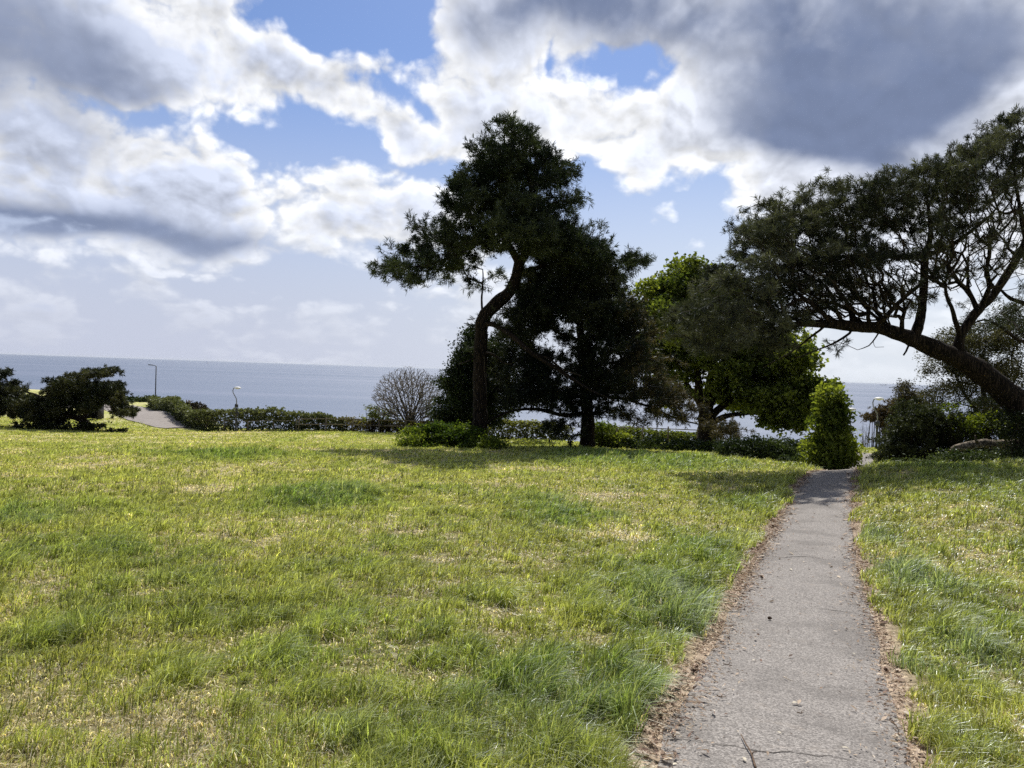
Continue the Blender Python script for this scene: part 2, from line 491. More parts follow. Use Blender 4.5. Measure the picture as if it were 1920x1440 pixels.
def lawn(x, y):
    """-> lush 0..1.., dry 0..1 at ground positions"""
    lu = field(LUSH, x, y) + (fbm(x * .45 + 3, y * .45, 4) - .5) * 1.0 + (fbm(x * 2.1, y * 2.1 + 8, 3) - .5) * .7
    dr = field(DRY, x, y) + (fbm(x * .6 + 70, y * .6 + 11, 4) - .5) * 1.3 + (fbm(x * 3.1 + 5, y * 3.1, 3) - .5) * .9 + .26
    dr = dr - np.clip(lu, 0, 1) * .6
    pd = pathdist(x, y).reshape(x.shape)
    return np.clip(lu, 0, 1.6), np.clip(dr, 0, 1), pd
C_BASE = np.array([.345, .385, .112]); C_YEL = np.array([.54, .51, .18]); C_LUSH = np.array([.195, .285, .075]); C_BLUE = np.array([.34, .40, .29]); C_DRY = np.array([.72, .63, .42]); C_SOIL = np.array([.20, .14, .075])

def simple_mat(name, col, rough=.7, metal=0.0, noise=None, bump=None, spec=.3):
    m = bpy.data.materials.new(name); m.use_nodes = True
    k = NT(m.node_tree)
    out = k.n('ShaderNodeOutputMaterial')
    b = k.n('ShaderNodeBsdfPrincipled', ins={'Roughness': rough, 'Metallic': metal, 'Specular IOR Level': spec})
    tcn = k.n('ShaderNodeTexCoord')
    if noise:
        sc_, amt = noise
        f = k.noise(tcn.outputs['Object'], sc_, 5, .6)
        c = k.mix(k.sm(f, .3, .7), tuple(v * (1 - amt) for v in col), tuple(min(1, v * (1 + amt)) for v in col))
        k.link(c, b.inputs['Base Color'])
    else:
        b.inputs['Base Color'].default_value = (*col, 1)
    if bump:
        sc_, amt, dist = bump
        f = k.noise(tcn.outputs['Object'], sc_, 6, .6)
        bp = k.n('ShaderNodeBump', ins={'Strength': amt, 'Distance': dist, 'Height': f})
        k.link(bp.outputs[0], b.inputs['Normal'])
    k.link(b.outputs[0], out.inputs[0])
    return m

def leaf_mat(name, trans=.45, gloss=.12, rough=.45, transcol=(1.25, 1.35, .55), scale=1.0):
    """thin foliage: diffuse + translucent + a little waxy gloss, colour from the per-leaf tint"""
    m = bpy.data.materials.new(name); m.use_nodes = True
    k = NT(m.node_tree)
    out = k.n('ShaderNodeOutputMaterial')
    at = k.n('ShaderNodeAttribute', attribute_name='tint').outputs['Color']
    if scale != 1.0: at = k.mix(1.0, at, (scale,) * 3, 'MULTIPLY')
    d = k.n('ShaderNodeBsdfDiffuse', ins={'Color': at})
    tcol = k.mix(1.0, at, transcol, 'MULTIPLY')
    t = k.n('ShaderNodeBsdfTranslucent', ins={'Color': tcol})
    g = k.n('ShaderNodeBsdfGlossy', ins={'Roughness': rough, 'Color': (.8, .85, .9, 1)})
    a = k.n('ShaderNodeMixShader', ins={0: trans, 1: d.outputs[0], 2: t.outputs[0]})
    lw = k.n('ShaderNodeFresnel', ins={'IOR': 1.4})
    fac = k.m('MULTIPLY', lw.outputs[0], gloss * 4, clamp=True)
    b = k.n('ShaderNodeMixShader', ins={0: fac, 1: a.outputs[0], 2: g.outputs[0]})
    k.link(b.outputs[0], out.inputs[0])
    return m

M_GRASS = leaf_mat('grass_blades', trans=.45, gloss=.035, rough=.45, transcol=(1.3, 1.3, .68))
M_NEEDLE = leaf_mat('pine_needles', trans=.24, gloss=.018, rough=.6, transcol=(1.1, 1.2, .6))
M_LEAF = leaf_mat('broad_leaves', trans=.45, gloss=.012, rough=.6, transcol=(1.7, 1.65, .65))
M_LEAFDARK = leaf_mat('evergreen_leaves', trans=.2, gloss=.022, rough=.55)
def bark_mat(name, c1, c2, sx=14.0, sz=2.5, bump=.8):
    m = bpy.data.materials.new(name); m.use_nodes = True
    k = NT(m.node_tree)
    out = k.n('ShaderNodeOutputMaterial')
    tcn = k.n('ShaderNodeTexCoord')
    mp = k.n('ShaderNodeMapping', ins={'Vector': tcn.outputs['Object'], 'Scale': (sx, sx, sz)})
    f = k.noise(mp.outputs[0], 1.0, 6, .65, .6)
    dv = k.n('ShaderNodeVectorMath', operation='MULTIPLY_ADD', ins={1: (.9, .9, .9)})
    dn = k.n('ShaderNodeTexNoise', ins={'Scale': .8, 'Detail': 3.0, 'Vector': mp.outputs[0]})
    k.link(dn.outputs['Color'], dv.inputs[0]); k.link(mp.outputs[0], dv.inputs[2])
    pl = k.n('ShaderNodeTexVoronoi', feature='DISTANCE_TO_EDGE', ins={'Vector': dv.outputs[0], 'Scale': .9})
    plate = k.sm(pl.outputs['Distance'], .02, .22)
    f = k.m('MULTIPLY_ADD', plate, .32, k.m('MULTIPLY_ADD', f, .85, -.10))
    f2 = k.noise(tcn.outputs['Object'], 1.7, 3, .5)
    c = k.mix(k.sm(f, .38, .62), c1, c2)
    c = k.mix(k.m('MULTIPLY', k.sm(f2, .45, .75), .45), c, tuple(v * .9 for v in c2))
    b = k.n('ShaderNodeBsdfPrincipled', ins={'Base Color': c, 'Roughness': .92, 'Specular IOR Level': .15})
    bp = k.n('ShaderNodeBump', ins={'Strength': bump, 'Distance': .05, 'Height': f})
    k.link(bp.outputs[0], b.inputs['Normal'])
    k.link(b.outputs[0], out.inputs[0])
    return m
M_BARK = bark_mat('pine_bark', (.007, .0055, .005), (.036, .026, .021))
M_BARKG = bark_mat('grey_bark', (.025, .022, .018), (.085, .078, .062), 20, 6)
M_TWIG = simple_mat('twig_bark', (.045, .036, .030), .9, noise=(9, .35), spec=.15)
M_TWIGG = simple_mat('pale_twig_bark', (.17, .145, .12), .9, noise=(9, .3), spec=.2)
M_LOG = bark_mat('weathered_log', (.10, .085, .065), (.32, .27, .21), 9, 9)

# ------------------------------------------------------------------ ground sheet
def build_ground():
    xs = np.unique(np.concatenate([np.arange(-4, 12.01, .13), np.arange(12, 30, .5), -4 - np.geomspace(.2, 40, 90) , np.geomspace(30, 420, 40), -44 - np.geomspace(1, 380, 60)]).round(3))
    ys = np.unique(np.concatenate([np.arange(0, 26.01, .13), 26 + np.geomspace(.2, 110, 190), -np.geomspace(.3, 260, 40), np.geomspace(137, 200, 12)]).round(3))
    X, Y = np.meshgrid(xs, ys)
    Z = land(X, Y)
    pd = pathdist(X, Y).reshape(X.shape)
    k = np.clip((PW + .16 - pd) / .14, 0, 1)
    Z = Z - .035 * k
    lu, dr, _ = lawn(X, Y)
    lu_ = np.clip(lu, 0, 1)[..., None]; dr_ = np.clip(dr * 1.2, 0, 1)[..., None]
    c = C_BASE * (1 - lu_) + C_LUSH * lu_
    n = fbm(X * .8 + 9, Y * .8, 3)[..., None]
    c = c * (1 - .5 * n) + C_YEL * .5 * n
    c = c * (1 - dr_) + C_DRY * .85 * dr_
    # brown thatch close by, darkened in colour as shade between the separate blades
    near = np.clip(1.25 - np.hypot(X, Y) / 28, 0, 1)[..., None]
    c = c * (1 - .8 * near) + np.array([.15, .125, .06]) * .8 * near
    e = np.clip((PW + .30 - pd) / .2, 0, 1)[..., None]
    c = c * (1 - e) + np.array([.47, .375, .285]) * e
    # cliff face
    ed = np.interp(X, EDGE[:, 0], EDGE[:, 1])
    cl = np.clip((Y - ed - 3) / 5, 0, 1)[..., None]
    c = c * (1 - cl) + np.array([.22, .17, .09]) * cl
    V = np.stack([X, Y, Z], -1).reshape(-1, 3)
    ny, nx = X.shape
    i = np.arange(ny - 1)[:, None] * nx; j = np.arange(nx - 1)[None, :]
    F = np.stack([i + j, i + j + 1, i + nx + j + 1, i + nx + j], -1).reshape(-1, 4)
    m = bpy.data.materials.new('lawn_ground'); m.use_nodes = True
    kk = NT(m.node_tree)
    out = kk.n('ShaderNodeOutputMaterial')
    at = kk.n('ShaderNodeAttribute', attribute_name='tint').outputs['Color']
    tcn = kk.n('ShaderNodeTexCoord').outputs['Object']
    f1 = kk.noise(tcn, 28, 5, .7); f2 = kk.noise(tcn, 2.2, 5, .65); f3 = kk.noise(tcn, 9, 4, .6)
    v = kk.m('MULTIPLY', kk.sm(f1, .3, .7, .55, 1.45), kk.sm(f3, .3, .7, .75, 1.3))
    vv = kk.n('ShaderNodeCombineXYZ', ins={0: v, 1: v, 2: v}).outputs[0]
    c1 = kk.mix(1.0, at, vv, 'MULTIPLY')
    c1 = kk.mix(kk.m('MULTIPLY', kk.sm(f2, .5, .72), .4), c1, (.26, .22, .10))
    b = kk.n('ShaderNodeBsdfPrincipled', ins={'Base Color': c1, 'Roughness': 1.0, 'Specular IOR Level': .05})
    bp = kk.n('ShaderNodeBump', ins={'Strength': .7, 'Distance': .04, 'Height': kk.m('ADD', f1, kk.m('MULTIPLY', f3, 1.5))})
    kk.link(bp.outputs[0], b.inputs['Normal']); kk.link(b.outputs[0], out.inputs[0])
    o = mesh_obj('ground', V, F, m, tint=c.reshape(-1, 3), smooth=True)
    tag(o, kind='structure')
build_ground()

# ------------------------------------------------------------------ grass blades
M_CLEAR = []   # (x, y, r) discs kept free of lawn grass, filled by bushes
def build_grass():
    N0 = 9000.0
    edges = np.geomspace(1.2, 86, 38)
    PX, PY, Wd = [], [], []
    for a, b in zip(edges[:-1], edges[1:]):
        ym = (a + b) / 2
        rho = N0 * (3.5 / max(ym, 3.5)) ** 1.42
        area = (b - a) * (1.5 * ym + 8)
        n = int(rho * area)
        y = rng.uniform(a, b, n); x = rng.uniform(-1, 1, n) * (.75 * y + 4)
        PX.append(x); PY.append(y); Wd.append(np.full(n, .0048 * (max(ym, 3.2) / 3.2) ** .78))
    x = np.concatenate(PX); y = np.concatenate(PY); wd = np.concatenate(Wd)
    # clumping: pull blades towards tuft centres
    cl = rng.random(len(x)) < .55
    for sc_, off in ((1.0, 0), (1.9, 5)):
        cell = .09 * sc_ * np.clip(y / 6, .6, 5)
        q = np.round(np.log(cell / .05) * 3) / 3          # a few fixed cell sizes
        cell = .05 * np.exp(q)
        wxx = x + (fbm(x * 1.9 + off, y * 1.9, 2) - .5) * 1.2; wyy = y + (fbm(x * 1.9, y * 1.9 + 33 + off, 2) - .5) * 1.2
        ix = np.floor(wxx / cell).astype(int); iy = np.floor(wyy / cell).astype(int)
        gx = (ix + _perm[(ix * 73 + iy * 19) & 255, (iy * 31 + ix) & 255]) * cell - (wxx - x)
        gy = (iy + _perm[(ix * 37 + iy * 11 + 5) & 255, (iy * 57 + ix * 3) & 255]) * cell - (wyy - y)
        pull = np.where(cl, rng.uniform(.1, .65, len(x)), 0)
        x = x + (gx - x) * pull; y = y + (gy - y) * pull
    pd = pathdist(x, y)
    ed = np.interp(x, EDGE[:, 0], EDGE[:, 1])
    jit = (fbm(x * 2.2, y * 2.2 + 30, 3) - .5) * .44
    rd = np.full(len(x), 99.0)
    far = y > 60
    rd[far] = np.sqrt(((x[far, None] - ROAD[None, :, 0]) ** 2 + (y[far, None] - ROAD[None, :, 1]) ** 2).min(1))
    strip = .07 + .12 * np.clip(fbm(y * .55 + np.sign(x - .4 * y) * 7, y * 0 + 2, 2) * 1.6 - .35, 0, 1)
    keep = (pd > PW + strip + jit + rng.uniform(-.02, .06, len(x))) & (y < ed) & (rd > 2.2)
    x, y, wd, pd = x[keep], y[keep], wd[keep], pd[keep]
    lu, dr, _ = lawn(x, y)
    bare = rng.random(len(x)) < np.clip(dr - .6, 0, 1) * .12
    x, y, wd, pd, lu, dr = [a[~bare] for a in (x, y, wd, pd, lu, dr)]
    n = len(x)
    z = land(x, y) - .012
    dist = np.hypot(x, y)
    tuft = fbm(x * 4.5 + 2, y * 4.5, 2); tuft2 = fbm(x * 1.6 + 52, y * 1.6, 3)
    isdry = rng.random(n) < np.clip(.14 + dr * .72 + (.5 - tuft) * .5, 0.03, .95)
    # a band of longer unmown grass along the path
    edge = np.exp(-((pd - PW - .45) / .38) ** 2) * (.5 + fbm(x * 1.1, y * 1.1 + 60, 2))
    h = .050 + .042 * rng.random(n) + np.clip(lu, 0, 1.6) * (.042 + .05 * rng.random(n)) + edge * .055 * rng.random(n)
    h *= (.35 + 1.35 * np.clip((tuft - .25) * 1.7, 0, 1.2)) * (.7 + .6 * tuft2)
    h = np.where(isdry, np.maximum(h * .62, .026 + .026 * rng.random(n)), h)
    stem = (rng.random(n) < np.where((x < 1.2) & (y < 7), .020, .009)) & (dist < 20)
    h = np.where(stem, h * .7 + rng.uniform(.09, .17, n), h)
    h *= 1 + .25 * np.clip(dist / 40, 0, 1)
    wd = wd * rng.uniform(.6, 1.3, n) * np.where(stem, .8, 1.0)
    ang = rng.uniform(0, 2 * math.pi, n)
    tang = fbm(x * 5.5 + 20, y * 5.5, 2) * 14
    ang = np.where(rng.random(n) < .6, tang + rng.normal(0, .5, n), ang)
    lean = rng.uniform(.2, 1.35, n) * np.where(stem, .3, 1.0) * np.where(isdry, 1.7, 1.0)
    wx = .25 + .35 * (fbm(x * .7, y * .7 + 5, 2) - .5)
    lx = np.cos(ang) * lean * .75 + wx; ly = np.sin(ang) * lean * .75 - .05
    side = rng.uniform(0, math.pi, n)
    # most blades turned broadly to any side
    ux, uy = np.cos(side), np.sin(side)
    base = np.stack([x, y, z], 1)
    u = np.stack([ux, uy, np.zeros(n)], 1) * (wd / 2)[:, None]
    mid = base + np.stack([lx * h * .30, ly * h * .30, h * .62], 1)
    tip = base + np.stack([lx * h * 1.05, ly * h * 1.05, h * np.clip(1.02 - .28 * lean ** 2, .45, 1) * np.where(isdry, .8, 1)], 1)
    V = np.stack([base - u, base + u, mid - u * .85, mid + u * .85, tip], 1).reshape(-1, 3)
    b = (np.arange(n) * 5)[:, None]
    F3 = np.concatenate([b + np.array([[0, 1, 3]]), b + np.array([[0, 3, 2]]), b + np.array([[2, 3, 4]])], 0)
    lu_ = np.clip(lu, 0, 1)[:, None]
    c = C_BASE * (1 - lu_) + C_LUSH * lu_
    yel = np.clip((fbm(x * .8 + 9, y * .8, 3) - .25) * 1.3, 0, 1)[:, None] * rng.uniform(0, 1, (n, 1)) * (1 - .5 * lu_)
    c = c * (1 - yel) + C_YEL * yel
    blue = (np.clip(field(GREYB, x, y), 0, 1) * rng.random(n) ** .6)[:, None]
    c = c * (1 - blue) + C_BLUE * blue
    dc = C_DRY * rng.uniform(.6, 1.15, (n, 1))
    c = np.where(isdry[:, None], dc, c)
    c = np.where(stem[:, None], np.array([.13, .15, .05]), c)
    c = c * np.exp(rng.normal(-.03, .36, (n, 1))) * (.72 + .56 * tuft2)[:, None]
    pale = (rng.random((n, 1)) < .12); c = np.where(pale, c * .4 + np.array([.40, .42, .22]), c)  # scattered blades paled, highlights put into their colour
    o = mesh_obj('grass', V, F3, M_GRASS, tint=np.repeat(c, 5, 0))
    tag(o, 'green and straw coloured lawn grass covering the slope on both sides of the path', 'grass', kind='stuff')
build_grass()

# ------------------------------------------------------------------ path, road, sea
def asphalt_mat(name, c1, c2, cracks=True):
    m = bpy.data.materials.new(name); m.use_nodes = True
    k = NT(m.node_tree)
    out = k.n('ShaderNodeOutputMaterial')
    t = k.n('ShaderNodeTexCoord').outputs['Object']
    g = k.n('ShaderNodeTexVoronoi', feature='F1', ins={'Vector': t, 'Scale': 115.0})
    gs = k.n('ShaderNodeSeparateColor', ins={0: g.outputs['Color']}).outputs[0]
    f = k.noise(t, 160, 3, .6); f2 = k.noise(t, 1.3, 5, .6); f3 = k.noise(t, 7, 5, .65)
    v = k.m('ADD', k.m('MULTIPLY', gs, .62), k.m('MULTIPLY', f, .38))
    c = k.mix(k.sm(v, .15, .9), c1, c2)
    c = k.mix(k.m('MULTIPLY', k.sm(gs, .93, .97), .6), c, (.46, .43, .40))
    c = k.mix(k.m('MULTIPLY', k.sm(f2, .45, .62), .42), c, tuple(v * .8 for v in c1))
    c = k.mix(k.m('MULTIPLY', k.sm(f3, .56, .72), .25), c, (.40, .34, .28))
    b = k.n('ShaderNodeBsdfPrincipled', ins={'Roughness': .9, 'Specular IOR Level': .25})
    h = k.m('ADD', v, k.m('MULTIPLY', f3, .6))
    if cracks:
        wv = k.n('ShaderNodeVectorMath', operation='MULTIPLY_ADD')
        nn = k.n('ShaderNodeTexNoise', ins={'Scale': 4.0, 'Detail': 5.0, 'Roughness': .7, 'Vector': t})
        k.link(nn.outputs['Color'], wv.inputs[0]); wv.inputs[1].default_value = (.35, .35, .35); k.link(t, wv.inputs[2])
        mp = k.n('ShaderNodeMapping', ins={'Vector': wv.outputs[0], 'Rotation': (0, 0, R(20)), 'Scale': (.35, 1.0, 1)})
        ve = k.n('ShaderNodeTexVoronoi', feature='DISTANCE_TO_EDGE', voronoi_dimensions='2D', ins={'Vector': mp.outputs[0], 'Scale': .55})
        msk = k.m('MULTIPLY', k.sm(ve.outputs['Distance'], .0025, .006, 1.0, 0.0), k.sm(k.noise(t, .9, 2), .50, .60))
        c = k.mix(k.m('MULTIPLY', msk, .22), c, (.035, .03, .028))
        h = k.m('SUBTRACT', h, k.m('MULTIPLY', msk, 2.0))
    k.link(c, b.inputs['Base Color'])
    bp = k.n('ShaderNodeBump', ins={'Strength': .55, 'Distance': .004, 'Height': h})
    k.link(bp.outputs[0], b.inputs['Normal']); k.link(b.outputs[0], out.inputs[0])
    return m
M_PATH = asphalt_mat('path_asphalt', (.150, .138, .130), (.385, .357, .334))
M_ROAD = asphalt_mat('road_asphalt', (.27, .24, .225), (.34, .31, .29), cracks=False)

def ribbon(name, C, half, mat, lift, jit=.05, nx=12):
    d = np.gradient(C, axis=0); d /= np.linalg.norm(d, axis=1, keepdims=True)
    nrm = np.stack([d[:, 1], -d[:, 0]], 1)
    s = np.concatenate([[0], np.cumsum(np.linalg.norm(np.diff(C, axis=0), axis=1))])
    wl = half + (fbm(s * 1.7, s * 0 + 3, 4) - .5) * jit * 2; wr = half + (fbm(s * 1.7 + 50, s * 0 + 8, 4) - .5) * jit * 2
    t = np.linspace(-1, 1, nx)
    off = np.where(t[None, :] < 0, t[None, :] * wl[:, None], t[None, :] * wr[:, None])
    XY = C[:, None, :] + nrm[:, None, :] * off[..., None]
    Z = land(XY[..., 0], XY[..., 1]) + lift - .012 * np.abs(t[None, :]) ** 3
    V = np.concatenate([XY, Z[..., None]], -1).reshape(-1, 3)
    n = len(C); i = np.arange(n - 1)[:, None] * nx; j = np.arange(nx - 1)[None, :]
    F = np.stack([i + j, i + j + 1, i + nx + j + 1, i + nx + j], -1).reshape(-1, 4)
    o = mesh_obj(name, V, F, mat, smooth=True)
    return tag(o, kind='structure')
ribbon('path', PC, PW + .02, M_PATH, -.008, .045)
ribbon('road', ROAD, 2.6, M_ROAD, .09, .15, nx=6)

def crack(pts, w_):
    M = bpy.data.materials.get('crack_filling') or simple_mat('crack_filling', (.05, .044, .04), .95, spec=.05)
    C = catmull(np.array([[*hit(px, py, 2, 30)[:2], 0] for px, py in pts]), .02)
    n = len(C); i = np.arange(n)
    C[:, 0] += (fbm(i * .21, i * 0 + pts[0][0], 4) - .5) * .05; C[:, 1] += (fbm(i * .24 + 40, i * 0 + pts[0][1], 4) - .5) * .06
    ww = w_ * (.15 + 1.5 * fbm(i * .12 + 9, i * 0 + 4, 3)) * np.sin(np.pi * np.clip((i + 1) / (n + 1), .02, .98)) ** .4
    V = []
    for s_ in (-.5, .5):
        p = C.copy(); p[:, 1] += ww * s_; p[:, 2] = land(p[:, 0], p[:, 1]) - .008 + .0025
        V.append(p)
    V = np.concatenate(V); a = np.arange(n - 1)
    tag(mesh_obj('path_crack', V, np.stack([a, a + 1, a + 1 + n, a + n], 1), M), kind='structure')
crack([(1258,1374),(1330,1388),(1400,1402),(1480,1410),(1560,1418),(1645,1436)], .006)
crack([(1436,1040),(1470,1044),(1510,1043),(1556,1049)], .012)
crack([(1530,1140),(1570,1143),(1612,1147)], .007)

def build_sea():
    m = bpy.data.materials.new('sea_water'); m.use_nodes = True
    k = NT(m.node_tree)
    out = k.n('ShaderNodeOutputMaterial')
    t = k.n('ShaderNodeTexCoord').outputs['Object']
    mp = k.n('ShaderNodeMapping', ins={'Vector': t, 'Scale': (.0006, .0035, 1), 'Rotation': (0, 0, R(3))})
    f = k.noise(mp.outputs[0], 1.0, 5, .55)
    mp2 = k.n('ShaderNodeMapping', ins={'Vector': t, 'Scale': (.012, .05, 1), 'Rotation': (0, 0, R(-6))})
    f2 = k.noise(mp2.outputs[0], 1.0, 5, .6)
    mp3 = k.n('ShaderNodeMapping', ins={'Vector': t, 'Scale': (.22, .5, 1), 'Rotation': (0, 0, R(8))})
    f3 = k.noise(mp3.outputs[0], 1.0, 5, .62)
    c = k.mix(k.sm(f, .35, .65), (.085, .125, .205), (.145, .18, .27))
    b = k.n('ShaderNodeBsdfPrincipled', ins={'Base Color': c, 'Roughness': k.sm(f, .35, .65, .36, .48), 'IOR': 1.33, 'Specular IOR Level': .5})
    h = k.m('ADD', k.m('MULTIPLY', f2, 1.3), k.m('MULTIPLY', f3, .22))
    bp = k.n('ShaderNodeBump', ins={'Strength': 1.0, 'Distance': 1.0, 'Height': h})
    k.link(bp.outputs[0], b.inputs['Normal']); k.link(b.outputs[0], out.inputs[0])
    # the sheet starts behind the cliff foot; rows grow towards the horizon
    ys = np.concatenate([[40, 60, 90, 150, 300, 700, 1500, 3500, 8000, 18000, 42000]])
    V = []; F = []
    for y in ys:
        hw = 400 + y * 1.3
        for t_ in np.linspace(-1, 1, 9): V.append([t_ * hw, y, SEA_Z])
    for i in range(len(ys) - 1):
        for j in range(8): F.append([i * 9 + j, i * 9 + j + 1, (i + 1) * 9 + j + 1, (i + 1) * 9 + j])
    tag(mesh_obj('sea', V, np.array(F), m), kind='structure')
build_sea()

# ------------------------------------------------------------------ litter along the path
def build_litter():
    s = rng.integers(0, len(PC) - 1, 90000)
    p = PC[s]; keep = p[:, 1] < 26; s, p = s[keep], p[keep]
    # more flakes close by are wasted far away: thin with distance
    kp = rng.random(len(s)) < np.clip(9.0 / np.hypot(p[:, 0], p[:, 1]), .1, 1)
    s, p = s[kp], p[kp]
    d = PC[np.minimum(s + 1, len(PC) - 1)] - PC[s]; d /= np.linalg.norm(d, axis=1, keepdims=True) + 1e-9
    nrm = np.stack([d[:, 1], -d[:, 0]], 1)
    n = len(s)
    side = np.where(rng.random(n) < .62, -1, 1)
    dens = fbm(p[:, 0] * 1.4 + side * 7, p[:, 1] * 1.4, 3)
    off = PW + .06 + np.abs(rng.normal(0, .088, n)) * rng.choice([-.55, 1, 1], n) * np.where(side < 0, 1.2, .9) + rng.exponential(.02, n) * rng.choice([-3, 1], n)
    loose = rng.random(n) < .008
    off = np.where(loose, rng.uniform(0, PW, n), off)
    k2 = (dens > .36) | (rng.random(n) < .3); s, p, nrm, side, off, n = s[k2], p[k2], nrm[k2], side[k2], off[k2], int(k2.sum())
    xy = p + nrm * (side * off)[:, None] + rng.normal(0, .02, (n, 2))
    z = land(xy[:, 0], xy[:, 1]) + rng.uniform(-.004, .014, n) + np.where(np.abs(off) > PW + .06, -.012, 0)
    L = rng.uniform(.004, .017, n); L = np.where(rng.random(n) < .14, L * 2.0, L); W = L * rng.uniform(.12, .6, n)
    big = np.clip(np.hypot(xy[:, 0], xy[:, 1]) / 7, 1, 2.2); L *= big; W *= big
    a = rng.uniform(0, 2 * math.pi, n)
    u = np.stack([np.cos(a), np.sin(a), rng.normal(0, .25, n)], 1) * L[:, None]
    v = np.stack([-np.sin(a), np.cos(a), rng.normal(0, .35, n)], 1) * W[:, None]
    c0 = np.column_stack([xy, z])
    up = np.zeros((n, 3)); up[:, 2] = rng.uniform(0, .006, n)
    V = np.stack([c0 - u, c0 - v * .8 + up, c0 + u, c0 + v * .9 + up], 1).reshape(-1, 3)
    b = (np.arange(n) * 4)[:, None]
    F = np.concatenate([b + np.array([[0, 1, 2]]), b + np.array([[0, 2, 3]])], 0)
    pal = np.array([[.54, .43, .33], [.44, .33, .25], [.27, .18, .14], [.66, .56, .44], [.12, .08, .06], [.58, .51, .43]])
    c = pal[rng.choice(6, n, p=[.3, .25, .15, .15, .08, .07])] * rng.uniform(.75, 1.2, (n, 1))
    m = leaf_mat('dead_leaf', trans=.12, gloss=.02, transcol=(1.1, 1, .8))
    tag(mesh_obj('leaf_litter', V, F, m, tint=np.repeat(c, 4, 0)), 'tan and brown dead needles and leaf scraps lying along both path edges', 'litter', kind='stuff')
build_litter()

# ------------------------------------------------------------------ tree machinery
def pads_to_world(pads, Y, deep=1.0):
    out = []
    for p in pads:
        px, py, rx, ry = p[:4]
        off = p[4] if len(p) > 4 else 0.0
        wt = p[5] if len(p) > 5 else 1.0
        y = Y + off
        c = P(px, py, y)
        a, b = rx * y / FPX, ry * y / FPX
        out.append((c, np.array([a, max(a * .8, deep), b]), wt))
    return out

def sample_pads(W, n, shell=.5, top=0.0, clump=0, cr=.35):
    if clump:
        C = sample_pads(W, max(4, n // clump), .75)
        i = rng.integers(0, len(C), n)
        g = rng.standard_normal((n, 3)); g /= np.linalg.norm(g, axis=1, keepdims=True)
        s_ = (.5 + rng.random(len(C)))[i][:, None]
        return C[i] + g * s_ * cr * rng.random((n, 1)) ** .4 * np.where(rng.random((n, 1)) < .12, 1.7, 1.0) * np.array([1.25, 1.25, .62])
    vol = np.array([(r[0] * r[2]) ** .9 * (r[1] ** .4) * wt for c, r, wt in W]); vol /= vol.sum()
    idx = rng.choice(len(W), n, p=vol)
    C = np.array([W[i][0] for i in idx]); RR = np.array([W[i][1] for i in idx])
    d = rng.standard_normal((n, 3)); d /= np.linalg.norm(d, axis=1, keepdims=True)
    if top: d[:, 2] = np.where((d[:, 2] < 0) & (rng.random(n) < top), -d[:, 2], d[:, 2])
    rad = rng.random(n) ** (1 / 3.0)
    rad = np.where(rng.random(n) < shell, rng.uniform(.75, 1.05, n), rad)
    return C + RR * d * rad[:, None]

